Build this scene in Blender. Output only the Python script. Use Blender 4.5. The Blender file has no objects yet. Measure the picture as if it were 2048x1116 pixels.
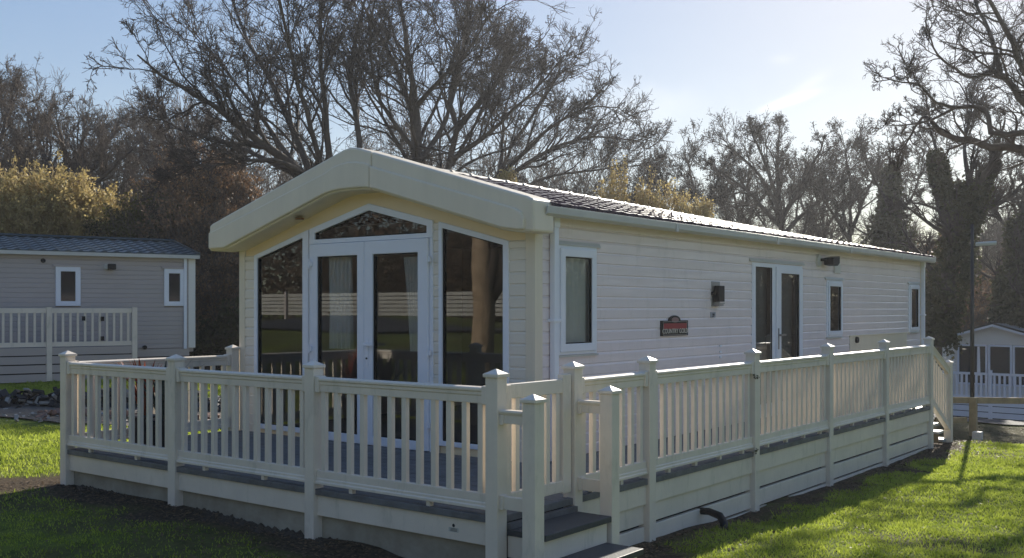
import bpy, math, random
import numpy as np
from mathutils import Vector, Matrix

random.seed(7)
SC = bpy.context.scene
COL = SC.collection
R = math.radians
YAW = R(37.75); F = 2061.0           # camera heading and focal length; the eye is the origin of the world
CY, SY = math.cos(YAW), math.sin(YAW)

def pd(px, py, D):
    """world point seen at a photo position at a real distance D in front of the eye"""
    a = px - 1024; t = D / F
    return Vector(((-SY*F + a*CY)*t, (CY*F + a*SY)*t, (618-py)*t))
def cam2w(lat, dep):
    return (CY*lat - SY*dep, SY*lat + CY*dep)
def w2cam(x, y):
    return (CY*x + SY*y, -SY*x + CY*y)

# ------------------------------------------------------------------ mesh builder
OFF = {}
class MB:
    def __init__(s): s.v = []; s.f = []
    def add(s, vs, fs):
        n = len(s.v); s.v += [tuple(p) for p in vs]; s.f += [tuple(i+n for i in f) for f in fs]; return s
    def box(s, x0, x1, y0, y1, z0, z1):
        if x0 > x1: x0, x1 = x1, x0
        if y0 > y1: y0, y1 = y1, y0
        if z0 > z1: z0, z1 = z1, z0
        return s.add([(x0,y0,z0),(x1,y0,z0),(x1,y1,z0),(x0,y1,z0),(x0,y0,z1),(x1,y0,z1),(x1,y1,z1),(x0,y1,z1)],
                     [(0,3,2,1),(4,5,6,7),(0,1,5,4),(1,2,6,5),(2,3,7,6),(3,0,4,7)])
    def _p(s, ax, a, b, c):
        return (a, c, b) if ax == 'y' else ((c, a, b) if ax == 'x' else (a, b, c))
    def prism(s, poly, ax, c0, c1):
        n = len(poly)
        vs = [s._p(ax, a, b, c0) for a, b in poly] + [s._p(ax, a, b, c1) for a, b in poly]
        fs = [tuple(range(n)), tuple(range(2*n-1, n-1, -1))]
        fs += [(i, i+n, (i+1) % n + n, (i+1) % n) for i in range(n)]
        return s.add(vs, fs)
    def ring(s, o, i, ax, c0, c1):
        n = len(o)
        vs = [s._p(ax, a, b, c) for c in (c0, c1) for poly in (o, i) for a, b in poly]
        fs = []
        for k in range(n):
            j = (k+1) % n
            fs += [(k, j, n+j, n+k), (2*n+k, 3*n+k, 3*n+j, 2*n+j), (k, 2*n+k, 2*n+j, j), (n+k, n+j, 3*n+j, 3*n+k)]
        return s.add(vs, fs)
    def rectring(s, a0, a1, b0, b1, w, ax, c0, c1, wb=None):
        wb = w if wb is None else wb
        return s.ring([(a0,b0),(a1,b0),(a1,b1),(a0,b1)], [(a0+w,b0+wb),(a1-w,b0+wb),(a1-w,b1-w),(a0+w,b1-w)], ax, c0, c1)
    def tube(s, pts, rad, n=8, caps=True):
        pts = [Vector(p) for p in pts]
        if not hasattr(rad, '__len__'): rad = [rad]*len(pts)
        base = len(s.v)
        for k, p in enumerate(pts):
            t = (pts[min(k+1, len(pts)-1)] - pts[max(k-1, 0)]).normalized()
            ref = Vector((0,0,1)) if abs(t.z) < .9 else Vector((1,0,0))
            u = t.cross(ref).normalized(); w = t.cross(u)
            for j in range(n):
                a = 2*math.pi*j/n
                s.v.append(tuple(p + (u*math.cos(a) + w*math.sin(a))*rad[k]))
        for k in range(len(pts)-1):
            for j in range(n):
                a = base+k*n+j; b = base+k*n+(j+1) % n
                s.f.append((a, b, b+n, a+n))
        if caps:
            s.f.append(tuple(base+j for j in range(n))[::-1])
            s.f.append(tuple(base+(len(pts)-1)*n+j for j in range(n)))
        return s
    def rail(s, p0, p1, prof):
        """extrude an upright profile [(across, up)] from p0 to p1, ends cut plumb"""
        p0 = Vector(p0); p1 = Vector(p1)
        h = Vector((p1.x-p0.x, p1.y-p0.y, 0)).normalized(); a = Vector((h.y, -h.x, 0))
        n = len(prof)
        vs = [tuple(p + a*u + Vector((0,0,w))) for p in (p0, p1) for u, w in prof]
        fs = [tuple(range(n)), tuple(range(2*n-1, n-1, -1))] + [(i, i+n, (i+1) % n+n, (i+1) % n) for i in range(n)]
        return s.add(vs, fs)
    def build(s, name, mat, parent=None, bevel=0, smooth=False, keep=False):
        off = OFF.get(parent.name, Vector((0,0,0))) if parent else Vector((0,0,0))
        me = bpy.data.meshes.new(name)
        me.from_pydata([(x-off.x, y-off.y, z-off.z) for x, y, z in s.v], [], s.f)
        me.materials.append(mat)
        import bmesh
        
        if not keep: bm = bmesh.new(); bm.from_mesh(me); bmesh.ops.recalc_face_normals(bm, faces=bm.faces); bm.to_mesh(me); bm.free()
        if smooth: me.polygons.foreach_set('use_smooth', [True]*len(me.polygons))
        o = bpy.data.objects.new(name, me); COL.objects.link(o)
        if parent: o.parent = parent; OFF[o.name] = off
        if bevel:
            m = o.modifiers.new('bevel', 'BEVEL'); m.width = bevel; m.segments = 2; m.limit_method = 'ANGLE'; m.angle_limit = R(40)
        return o

def tag(o, label=None, cat=None, group=None, kind=None):
    if label: o['label'] = label
    if cat: o['category'] = cat
    if group: o['group'] = group
    if kind: o['kind'] = kind
    return o
def thing(name, label, cat, loc=(0,0,0), rot=0, group=None, local=False):
    o = bpy.data.objects.new(name, None); COL.objects.link(o); o.empty_display_size = .1
    o.location = loc; o.rotation_euler = (0, 0, rot)
    OFF[o.name] = Vector((0,0,0)) if local else Vector(loc)
    return tag(o, label, cat, group)
def inst(name, mesh, parent, loc):
    o = bpy.data.objects.new(name, mesh); COL.objects.link(o); o.parent = parent
    o.location = Vector(loc) - OFF[parent.name]; OFF[o.name] = Vector(loc); return o
def fast_mesh(name, V, Fq, mat, k=None, smooth=False):
    """numpy verts (N,3), faces (M,k)"""
    V = np.ascontiguousarray(V, dtype=np.float32); Fq = np.ascontiguousarray(Fq, dtype=np.int32)
    k = Fq.shape[1]; me = bpy.data.meshes.new(name)
    me.vertices.add(len(V)); me.vertices.foreach_set('co', V.ravel())
    me.loops.add(Fq.size); me.loops.foreach_set('vertex_index', Fq.ravel())
    me.polygons.add(len(Fq)); me.polygons.foreach_set('loop_start', np.arange(0, Fq.size, k, dtype=np.int32))
    if smooth: me.polygons.foreach_set('use_smooth', np.ones(len(Fq), dtype=bool))
    me.update(calc_edges=True); me.materials.append(mat)
    return me
def fobj(name, me, parent=None, loc=(0,0,0)):
    o = bpy.data.objects.new(name, me); COL.objects.link(o); o.location = loc
    if parent: o.parent = parent
    return o

# ------------------------------------------------------------------ materials
def mat(name, col, rough=.5, var=.0, vscale=3.0, col2=None, bump=0, bscale=30, spec=.5, metal=0, stretch=(1,1,1), bstretch=None, coat=0, trans=0, grime=0):
    m = bpy.data.materials.new(name); m.use_nodes = True
    nt = m.node_tree; N = nt.nodes; L = nt.links
    b = N['Principled BSDF']
    b.inputs['Base Color'].default_value = (*col, 1); b.inputs['Roughness'].default_value = rough
    b.inputs['Specular IOR Level'].default_value = spec; b.inputs['Metallic'].default_value = metal
    if coat: b.inputs['Coat Weight'].default_value = coat; b.inputs['Coat Roughness'].default_value = .12
    tc = N.new('ShaderNodeTexCoord'); mp = N.new('ShaderNodeMapping'); L.new(tc.outputs['Object'], mp.inputs[0]); mp.inputs['Scale'].default_value = stretch
    if var or col2:
        nz = N.new('ShaderNodeTexNoise'); nz.inputs['Scale'].default_value = vscale; nz.inputs['Detail'].default_value = 7; nz.inputs['Roughness'].default_value = .65
        L.new(mp.outputs[0], nz.inputs['Vector'])
        rp = N.new('ShaderNodeValToRGB'); L.new(nz.outputs['Fac'], rp.inputs[0])
        c2 = col2 or tuple(c*(1-var) for c in col)
        rp.color_ramp.elements[0].position = .32; rp.color_ramp.elements[0].color = (*c2, 1)
        rp.color_ramp.elements[1].position = .66; rp.color_ramp.elements[1].color = (*col, 1)
        L.new(rp.outputs[0], b.inputs['Base Color'])
    if grime:     # blotches of dirt and algae with a shape of their own
        g1n = N.new('ShaderNodeTexNoise'); g1n.inputs['Scale'].default_value = 7; g1n.inputs['Detail'].default_value = 8; g1n.inputs['Roughness'].default_value = .75
        gm_ = N.new('ShaderNodeMapping'); L.new(tc.outputs['Object'], gm_.inputs[0]); gm_.inputs['Scale'].default_value = (1, 1, .3); L.new(gm_.outputs[0], g1n.inputs['Vector'])
        gr = N.new('ShaderNodeValToRGB'); L.new(g1n.outputs['Fac'], gr.inputs[0]); gr.color_ramp.elements[0].position = .54; gr.color_ramp.elements[0].color = (0,0,0,1)
        gr.color_ramp.elements[1].position = .78; gr.color_ramp.elements[1].color = (grime,grime,grime,1)
        gx_ = N.new('ShaderNodeMix'); gx_.data_type = 'RGBA'; L.new(gr.outputs[0], gx_.inputs[0]); src = b.inputs['Base Color'].links[0].from_socket
        L.new(src, gx_.inputs[6]); gx_.inputs[7].default_value = (.20,.21,.13,1); L.new(gx_.outputs[2], b.inputs['Base Color'])
    if bump:
        n2 = N.new('ShaderNodeTexNoise'); n2.inputs['Scale'].default_value = bscale; n2.inputs['Detail'].default_value = 4
        m2 = N.new('ShaderNodeMapping'); L.new(tc.outputs['Object'], m2.inputs[0]); m2.inputs['Scale'].default_value = bstretch or (1,1,1)
        L.new(m2.outputs[0], n2.inputs['Vector'])
        bp = N.new('ShaderNodeBump'); bp.inputs['Strength'].default_value = 1; bp.inputs['Distance'].default_value = bump
        L.new(n2.outputs['Fac'], bp.inputs['Height']); L.new(bp.outputs[0], b.inputs['Normal'])
    return m

CREAM = (.66, .63, .52)
M = {}
M['pvc'] = mat('cream_plastic', (.80,.71,.60), .38, .13, 2.2, bump=.0006, bscale=14, grime=.42)
M['grp'] = mat('cream_fibreglass', (.78,.69,.54), .34, .07, 2.4, bump=.0012, bscale=4, stretch=(2.2,2.2,.35))
M['siding'] = mat('cream_siding', (.85,.75,.735), .22, .06, 1.5, grime=.18, bump=.010, bscale=1.6, bstretch=(1,.9,5))
M['panel'] = mat('cream_gable_panel', (.90,.71,.44), .45, .06, 2)
M['upvc'] = mat('white_frame_plastic', (.82,.84,.90), .30, .05, 3)
M['sidingA'] = mat('grey_pink_siding', (.45,.395,.375), .38, .06, 1.5, bump=.003, bscale=2.2, bstretch=(.55,1,3))
M['sidingB'] = mat('pale_siding', (.80,.77,.72), .4, .06, 1.5)
M['gutter'] = mat('gutter_plastic', (.60,.585,.54), .4, .14, 2)
M['deck'] = mat('grey_composite', (.155,.16,.17), .5, .5, 7, bump=.003, bscale=60, bstretch=(1,8,1))
M['decktread'] = mat('dark_composite', (.05,.057,.068), .55, .3, 5, bump=.002, bscale=60)
M['tile'] = mat('brown_roof_tile', (.085,.066,.078), .5, .4, 9, spec=0)
M['tileA'] = mat('teal_roof_tile', (.045,.062,.064), .35, .35, 7)
M['tileglint'] = mat('painted_tile_glint', (.26,.24,.25), .34, .35, 14, spec=.10)  # lighter colour paints the sun's glint along the tile edges
M['ridge'] = mat('ridge_cap_tile', (.26,.23,.2), .4, .2, 6)
M['black'] = mat('black_plastic', (.012,.012,.014), .5, spec=.2)
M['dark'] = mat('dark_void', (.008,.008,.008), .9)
M['steel'] = mat('dark_steel', (.05,.04,.033), .5, .3, 12)
M['chrome'] = mat('grey_metal', (.35,.35,.36), .3, metal=.8)
M['wood'] = mat('pale_timber', (.46,.33,.17), .75, .35, 8, bump=.002, bscale=30)
M['brick'] = mat('red_brick_rubble', (.24,.145,.11), .85, .4, 9)
M['plinth'] = mat('weathered_plinth_board', (.38,.345,.27), .8, .0, 3, col2=(.24,.21,.16), bump=.003, bscale=25)
M['asphalt'] = mat('asphalt', (.050,.051,.055), .85, .3, 30, bump=.003, bscale=120)
M['track'] = mat('gravel_track', (.12,.105,.088), .95, .5, 14, bump=.02, bscale=30)
M['slate'] = mat('slate_rubble', (.02,.02,.023), .6, .4, 6)
M['paleslate'] = mat('pale_rubble', (.30,.29,.27), .7, .3, 6)
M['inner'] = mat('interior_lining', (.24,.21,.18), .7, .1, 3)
M['bark'] = mat('grey_bark', (.13,.105,.092), .9, .0, 3, col2=(.07,.056,.048), bump=.02, bscale=12, bstretch=(1,1,.25), spec=.2)
M['trunkbark'] = mat('warm_bark', (.46,.34,.23), .9, .0, 5, col2=(.24,.17,.11), bump=.03, bscale=14, bstretch=(1,1,.25), spec=.2)
M['twig'] = mat('twig_bark', (.10,.078,.068), .9, .35, .5, spec=.2)
M['twigwarm'] = mat('warm_twig_bark', (.155,.12,.095), .9, .35, .5, spec=.2)
M['blind'] = mat('grey_blind', (.22,.225,.24), .7)
M['stem'] = mat('golden_stem', (.46,.34,.14), .8, .3, 1)

def leafmat(name, c1, c2, trans=.35, scale=.9):
    m = bpy.data.materials.new(name); m.use_nodes = True
    nt = m.node_tree; N = nt.nodes; L = nt.links; b = N['Principled BSDF']; out = N['Material Output']
    tc = N.new('ShaderNodeTexCoord'); nz = N.new('ShaderNodeTexNoise'); nz.inputs['Scale'].default_value = scale; nz.inputs['Detail'].default_value = 8
    nz.inputs['Roughness'].default_value = .8
    L.new(tc.outputs['Object'], nz.inputs['Vector'])
    rp = N.new('ShaderNodeValToRGB'); L.new(nz.outputs['Fac'], rp.inputs[0])
    rp.color_ramp.elements[0].position = .38; rp.color_ramp.elements[0].color = (*c1, 1)
    rp.color_ramp.elements[1].position = .62; rp.color_ramp.elements[1].color = (*c2, 1)
    L.new(rp.outputs[0], b.inputs['Base Color']); b.inputs['Roughness'].default_value = .6; b.inputs['Specular IOR Level'].default_value = .25
    tr = N.new('ShaderNodeBsdfTranslucent'); L.new(rp.outputs[0], tr.inputs[0])
    mx = N.new('ShaderNodeMixShader'); mx.inputs[0].default_value = trans
    L.new(b.outputs[0], mx.inputs[1]); L.new(tr.outputs[0], mx.inputs[2]); L.new(mx.outputs[0], out.inputs[0])
    return m
M['grass'] = leafmat('grass_blade', (.215,.285,.03), (.47,.535,.085), .55, 2.5)
M['gold'] = leafmat('golden_leaf', (.34,.26,.10), (.62,.50,.22), .4, 1.2)
M['rust'] = leafmat('russet_leaf', (.14,.09,.055), (.33,.20,.115), .3, 1.4)
M['ivy'] = leafmat('ivy_leaf', (.035,.035,.016), (.11,.105,.045), .25, 1.5)
M['olive'] = leafmat('olive_leaf', (.05,.05,.012), (.15,.13,.035), .3, 1.2)
M['bud'] = leafmat('seed_cone', (.03,.02,.018), (.06,.045,.04), .1, 1.2)
M['dead'] = leafmat('dead_leaf', (.06,.038,.02), (.20,.13,.07), .15, 12)
M['redleaf'] = leafmat('red_sword_leaf', (.16,.02,.015), (.50,.14,.06), .5, 6)
M['darkleaf'] = leafmat('dark_sword_leaf', (.02,.025,.02), (.10,.12,.09), .3, 14)
M['curtain'] = leafmat('white_curtain', (.88,.88,.88), (.93,.93,.93), .05, 2)

def glass(name, tint, ior):
    m = bpy.data.materials.new(name); m.use_nodes = True
    nt = m.node_tree; N = nt.nodes; L = nt.links; out = N['Material Output']; N.remove(N['Principled BSDF'])
    tr = N.new('ShaderNodeBsdfTransparent'); tr.inputs[0].default_value = (*tint, 1)
    gl = N.new('ShaderNodeBsdfGlossy'); gl.inputs['Roughness'].default_value = .008; gl.inputs['Color'].default_value = (.95,.97,1,1)
    fr = N.new('ShaderNodeFresnel'); fr.inputs['IOR'].default_value = ior
    mx = N.new('ShaderNodeMixShader'); L.new(fr.outputs[0], mx.inputs[0]); L.new(tr.outputs[0], mx.inputs[1]); L.new(gl.outputs[0], mx.inputs[2])
    L.new(mx.outputs[0], out.inputs[0]); return m
M['glass'] = glass('window_glass', (.94,.96,.96), 1.85)
M['farglass'] = mat('dark_window_glass', (.022,.022,.024), .06, spec=.6)
# ------------------------------------------------------------------ ground
CP = [(-9.7,5.3,-1.72),(-7.8,5.2,-1.735),(-6.0,5.2,-1.765),(-4.2,5.2,-1.83),(-3.6,6,-1.86),(-4.2,7.3,-1.885),(-4.2,9.3,-1.955),(-4.2,11.3,-1.98),(-4.2,13.2,-1.99),(-4.2,16,-1.99),
      (0,0,-1.78),(0,6,-1.9),(0,10,-1.99),(0,15,-2.02),(-3,2,-1.8),(-7,2,-1.74),(-10,2,-1.70),(-12,7,-1.68),(-9.5,9,-1.7),(-9,14,-1.8),(-6,19,-1.95)]
for lat, dep, z in [(-9,16,-1.62),(-7,19,-1.5),(-11,19,-1.48),(-9,22,-1.43),(-5,24,-1.45),(-12,26,-1.4),(7,17.0,-2.10),(9,17.0,-2.12),(5,18,-2.1),(12,21,-2.5),(9,24,-2.75),(14,28,-3.2),
                    (13,33,-3.72),(17,34,-3.75),(20,34,-3.8),(16,40,-3.8),(22,44,-3.9),(0,45,-2.4),(-15,45,-1.4),(0,34,-2.3),(30,60,-3.5),(0,80,-2),(-40,80,-1),(60,80,-3.5),(-60,40,-1),(60,30,-3.5),(40,0,-2.4),(-40,0,-1.2)]:
    x, y = cam2w(lat, dep); CP.append((x, y, z))
CP += [(-14,-1,-1.35),(-8,-4,-1.35),(0,-5,-1.45),(8,-5,-1.6),(-20,-8,-.75),(-8,-12,-.6),(0,-12,-.8),(12,-12,-1.2),(-30,-17,-.3),(-15,-17,-.25),(0,-17,-.3),(20,-18,-.8),(-20,-40,.6),(10,-40,.4),(60,-60,0),(-80,-60,1)]
CPA = np.array(CP)
def gz(X, Y):
    X = np.asarray(X, dtype=float); Y = np.asarray(Y, dtype=float); sh = X.shape; X = X.ravel(); Y = Y.ravel()
    out = np.empty_like(X)
    for s in range(0, len(X), 20000):
        x = X[s:s+20000, None]; y = Y[s:s+20000, None]
        d2 = (x-CPA[:,0])**2 + (y-CPA[:,1])**2 + .15
        w = d2**-1.6
        out[s:s+20000] = (w*CPA[:,2]).sum(1)/w.sum(1)
    return out.reshape(sh)
def g1(x, y): return float(gz([x], [y])[0])

def vnoise(X, Y, s, seed=0):
    """smooth value noise"""
    rs = np.random.RandomState(seed); T = rs.rand(64, 64)
    u = X*s; v = Y*s; i = np.floor(u).astype(int); j = np.floor(v).astype(int); fu = u-i; fv = v-j
    fu = fu*fu*(3-2*fu); fv = fv*fv*(3-2*fv)
    a = T[i % 64, j % 64]; b = T[(i+1) % 64, j % 64]; c = T[i % 64, (j+1) % 64]; d = T[(i+1) % 64, (j+1) % 64]
    return (a*(1-fu)+b*fu)*(1-fv)+(c*(1-fu)+d*fu)*fv
def smooth(x, a, b):
    t = np.clip((x-a)/(b-a), 0, 1); return t*t*(3-2*t)
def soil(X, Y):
    """bare, leaf-littered earth: round the decking, in worn patches and beyond the lawns; plus shade painted into the front-left lawn"""
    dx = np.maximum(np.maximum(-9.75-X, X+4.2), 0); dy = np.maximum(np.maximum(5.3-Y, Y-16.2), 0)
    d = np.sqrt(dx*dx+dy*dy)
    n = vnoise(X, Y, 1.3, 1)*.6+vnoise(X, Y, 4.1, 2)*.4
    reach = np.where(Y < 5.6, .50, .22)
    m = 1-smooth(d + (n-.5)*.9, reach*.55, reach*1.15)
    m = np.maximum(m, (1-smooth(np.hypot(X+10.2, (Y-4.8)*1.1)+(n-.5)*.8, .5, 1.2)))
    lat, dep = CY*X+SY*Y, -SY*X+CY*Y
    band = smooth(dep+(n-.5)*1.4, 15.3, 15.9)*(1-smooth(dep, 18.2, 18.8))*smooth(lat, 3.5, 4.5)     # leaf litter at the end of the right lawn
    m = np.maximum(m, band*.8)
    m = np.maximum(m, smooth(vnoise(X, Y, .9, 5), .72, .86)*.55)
    m = np.maximum(m, smooth(-X, .3, 1.6)*(1-smooth(Y, 5.2, 5.6))*smooth(n, .36, .70)*.6)  # extra soil tone paints deeper shade into the front-left lawn
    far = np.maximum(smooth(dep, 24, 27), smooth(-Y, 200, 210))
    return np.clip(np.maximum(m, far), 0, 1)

def axis_pts(lo, hi, step, far):
    a = list(np.arange(lo, hi+1e-6, step)); s = step
    while a[-1] < far: s *= 1.35; a.append(a[-1]+s)
    s = step
    while a[0] > -far: s *= 1.35; a.insert(0, a[0]-s)
    return np.array(a)
gx = axis_pts(-22, 18, .2, 420); gy = axis_pts(-2, 40, .2, 420)
GX, GY = np.meshgrid(gx, gy, indexing='ij')
GZ = gz(GX, GY)
near = np.exp(-((GX+3)**2+(GY-7)**2)/900)
GZ += ((vnoise(GX, GY, 1.1, 8)-.5)*.05+(vnoise(GX, GY, 3.7, 9)-.5)*.025)*near
def lift(X, Y):
    return ((vnoise(X, Y, 1.1, 8)-.5)*.05+(vnoise(X, Y, 3.7, 9)-.5)*.025)*np.exp(-((X+3)**2+(Y-7)**2)/900)
nx, ny = GX.shape
idx = np.arange(nx*ny).reshape(nx, ny)
Fg = np.stack([idx[:-1,:-1], idx[1:,:-1], idx[1:,1:], idx[:-1,1:]], -1).reshape(-1, 4)
def ground_material():
    m = bpy.data.materials.new('lawn_soil_and_shade'); m.use_nodes = True
    nt = m.node_tree; N = nt.nodes; L = nt.links; b = N['Principled BSDF']
    tc = N.new('ShaderNodeTexCoord')
    def noise(s, d=8, r=.7):
        n = N.new('ShaderNodeTexNoise'); n.inputs['Scale'].default_value = s; n.inputs['Detail'].default_value = d; n.inputs['Roughness'].default_value = r
        L.new(tc.outputs['Object'], n.inputs['Vector']); return n
    def ramp(src, a, b_, c1, c2):
        r = N.new('ShaderNodeValToRGB'); L.new(src, r.inputs[0]); r.color_ramp.elements[0].position = a; r.color_ramp.elements[1].position = b_
        r.color_ramp.elements[0].color = (*c1,1); r.color_ramp.elements[1].color = (*c2,1); return r
    g = ramp(noise(6).outputs[0], .35, .65, (.085,.115,.017), (.19,.23,.034))
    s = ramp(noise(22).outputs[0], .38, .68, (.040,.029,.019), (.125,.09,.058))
    at = N.new('ShaderNodeAttribute'); at.attribute_name = 'soil'  # soil mask; its front-left part also carries painted shade
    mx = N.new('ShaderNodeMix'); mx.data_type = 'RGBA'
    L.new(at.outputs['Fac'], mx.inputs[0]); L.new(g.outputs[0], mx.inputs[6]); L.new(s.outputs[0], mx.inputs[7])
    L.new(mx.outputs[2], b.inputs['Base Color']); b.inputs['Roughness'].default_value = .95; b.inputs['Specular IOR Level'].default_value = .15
    bp = N.new('ShaderNodeBump'); bp.inputs['Distance'].default_value = .04; L.new(noise(25).outputs[0], bp.inputs['Height']); L.new(bp.outputs[0], b.inputs['Normal'])
    return m
gm = ground_material()
me = fast_mesh('ground', np.stack([GX, GY, GZ], -1).reshape(-1, 3), Fg, gm, smooth=True)
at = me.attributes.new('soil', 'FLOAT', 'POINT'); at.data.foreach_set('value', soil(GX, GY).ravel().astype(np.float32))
tag(fobj('ground', me), kind='structure')

def strip(name, lat0, lat1, dep_a, dep_b, mt, dz=.02, wob=.25):
    lats = np.arange(lat0, lat1+.01, .25); us = np.linspace(0, 1, 24)
    La, U = np.meshgrid(lats, us, indexing='ij')
    e0 = dep_a + (vnoise(lats, lats*0, .8, 3)-.5)*wob*2; e1 = dep_b + (vnoise(lats, lats*0+9, .8, 4)-.5)*wob*2
    De = e0[:,None]*(1-U)+e1[:,None]*U
    X = CY*La-SY*De; Y = SY*La+CY*De
    Z = gz(X, Y)+lift(X, Y)+dz
    ii = np.arange(X.size).reshape(X.shape)
    q = np.stack([ii[:-1,:-1], ii[1:,:-1], ii[1:,1:], ii[:-1,1:]], -1).reshape(-1, 4)
    return tag(fobj(name, fast_mesh(name, np.stack([X,Y,Z],-1).reshape(-1,3), q, mt, smooth=True)), kind='structure')
strip('gravel_path', -14, -3.2, 14.9, 18.0, M['track'], .025, .5)
strip('road', 5.0, 34, 18.4, 33.0, M['asphalt'], .03, .1)

# the road the big front windows mirror, behind the camera
def patch(name, x0, x1, y0, y1, mt, dz):
    xs = np.arange(x0, x1+.01, 1.0); ys = np.linspace(y0, y1, 10)
    X, Y = np.meshgrid(xs, ys, indexing='ij'); Z = gz(X, Y)+dz
    ii = np.arange(X.size).reshape(X.shape)
    q = np.stack([ii[:-1,:-1], ii[1:,:-1], ii[1:,1:], ii[:-1,1:]], -1).reshape(-1, 4)
    return tag(fobj(name, fast_mesh(name, np.stack([X,Y,Z],-1).reshape(-1,3), q, mt, smooth=True)), kind='structure')
patch('lane', -60, 40, -13.6, -9.6, M['asphalt'], .08)

# ------------------------------------------------------------------ grass
def grass_field():
    rs = np.random.RandomState(3)
    regs = [(-4.1,2.5,5.2,17,190000,1),(-.5,9,8,18,70000,1.2),(-11.5,-2,1.6,5.3,52000,1),(-17,-9.6,2.5,9.5,80000,1.1),(-4.2,0,1.8,5.4,30000,.8)]  # front-left blades thinned to deepen the painted shade there
    P = []; S = []
    for x0,x1,y0,y1,n,s in regs:
        P.append(np.stack([rs.uniform(x0,x1,n), rs.uniform(y0,y1,n)], 1)); S.append(np.full(n, s))
    # the green strip in front of the left caravan
    n = 30000; la = rs.uniform(-14,-4,n); de = rs.uniform(18.2,21,n)
    P.append(np.stack([CY*la-SY*de, SY*la+CY*de], 1)); S.append(np.full(n, 1.6))
    P = np.concatenate(P); S = np.concatenate(S)
    X, Y = P[:,0], P[:,1]
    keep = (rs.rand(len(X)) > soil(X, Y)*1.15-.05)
    inside = (X > -9.8) & (X < -4.15) & (Y > 5.25) & (Y < 19.2)
    la, de = CY*X+SY*Y, -SY*X+CY*Y
    keep &= ~inside & ~((de > 14.6) & (de < 18.2) & (la < 0)) & ~((la > 0) & (de > 18.3))
    X, Y, S = X[keep], Y[keep], S[keep]; n = len(X)
    Z = gz(X, Y)+lift(X, Y)
    dist = np.hypot(X, Y)
    tuft = vnoise(X, Y, 3.0, 11)*.6+vnoise(X, Y, 9.0, 12)*.7
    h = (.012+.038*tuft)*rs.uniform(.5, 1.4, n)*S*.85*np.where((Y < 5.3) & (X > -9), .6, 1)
    w = (.0022+.00050*dist)*rs.uniform(.7, 1.3, n)
    a = rs.uniform(0, 2*np.pi, n); ln = rs.uniform(.2, 1.1, n)*h; b = rs.uniform(0, 2*np.pi, n)
    V = np.empty((n, 3, 3), dtype=np.float32)
    V[:,0] = np.stack([X-np.cos(a)*w, Y-np.sin(a)*w, Z-.006], 1); V[:,1] = np.stack([X+np.cos(a)*w, Y+np.sin(a)*w, Z-.006], 1)
    V[:,2] = np.stack([X+np.cos(b)*ln, Y+np.sin(b)*ln, Z+h], 1)
    me = fast_mesh('grass', V.reshape(-1,3), np.arange(3*n).reshape(n,3), M['grass'])
    return tag(fobj('grass', me), 'short tufted grass of the lawns, lit yellow green beyond the decking shadow', 'grass', kind='stuff')
grass_field()

def flat_scatter(name, pts, size, mt, label, cat, zl=.012, seed=1):
    rs = np.random.RandomState(seed); n = len(pts); X, Y = pts[:,0], pts[:,1]
    Z = gz(X, Y)+lift(X, Y)+zl*rs.rand(n)+.006
    s = size*rs.uniform(.5,1.5,n); a = rs.uniform(0,6.283,n)
    u = np.stack([np.cos(a), np.sin(a), rs.uniform(-.5,.5,n)],1)*s[:,None]; v = np.stack([-np.sin(a), np.cos(a), rs.uniform(-.6,.6,n)],1)*s[:,None]*.6
    C = np.stack([X,Y,Z],1); V = np.stack([C-u, C-v, C+u, C+v], 1).reshape(-1,3)
    V[:,2] = np.maximum(V[:,2], np.repeat(Z,4)-.004)
    return tag(fobj(name, fast_mesh(name, V, np.arange(4*n).reshape(n,4), mt)), label, cat, kind='stuff')
rs = np.random.RandomState(5)
n = 2400; Xl = rs.uniform(-10,-3.2,n); Yl = 5.35-np.abs(rs.normal(0,.42,n)); p1_ = np.stack([Xl,Yl],1)
n = 3600; Yl = rs.uniform(5.5,17,n); Xl = -4.22+np.abs(rs.normal(0,.26,n)); p2_ = np.stack([Xl,Yl],1)
n = 2600; la = rs.uniform(4.2,9.5,n); de = rs.uniform(15,18.3,n); p3_ = np.stack([CY*la-SY*de, SY*la+CY*de],1)
n = 2600; p4_ = np.stack([rs.uniform(-4,4,n), rs.uniform(4,16,n)],1)
n = 700; p5_ = np.stack([rs.uniform(-11,-2,n), rs.uniform(2.2,5,n)],1)
flat_scatter('fallen_leaves', np.concatenate([p1_,p2_,p3_,p4_,p5_]), .014, M['dead'], 'brown fallen leaves littering the bare soil round the decking', 'leaf litter')
# ragged clods and leaf drift heaped along the foot of the front plinth
def clods():
    mb = MB(); rr = random.Random(4)
    for i in range(650):
        x = rr.uniform(-9.5,-4.3); y = 5.42-abs(rr.gauss(0,.09))-.02; z = g1(x,y)
        s = rr.uniform(.012,.05)*(1.4 if x > -8.2 else .8)
        vs = []
        for k in range(6):
            a = k*math.pi/3+rr.random()*.6; vs.append((x+math.cos(a)*s*rr.uniform(.6,1.2), y+math.sin(a)*s*rr.uniform(.5,1), z-.01))
        vs.append((x+rr.gauss(0,.01), y, z+s*rr.uniform(.0,.5)))
        mb.add(vs, [(k,(k+1)%6,6) for k in range(6)])
    return tag(mb.build('soil_clods', mat('dark_soil', (.085,.062,.042), .95, .5, 30)), 'ragged dark clods of earth heaped along the front plinth', 'soil', kind='stuff')
clods()
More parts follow.
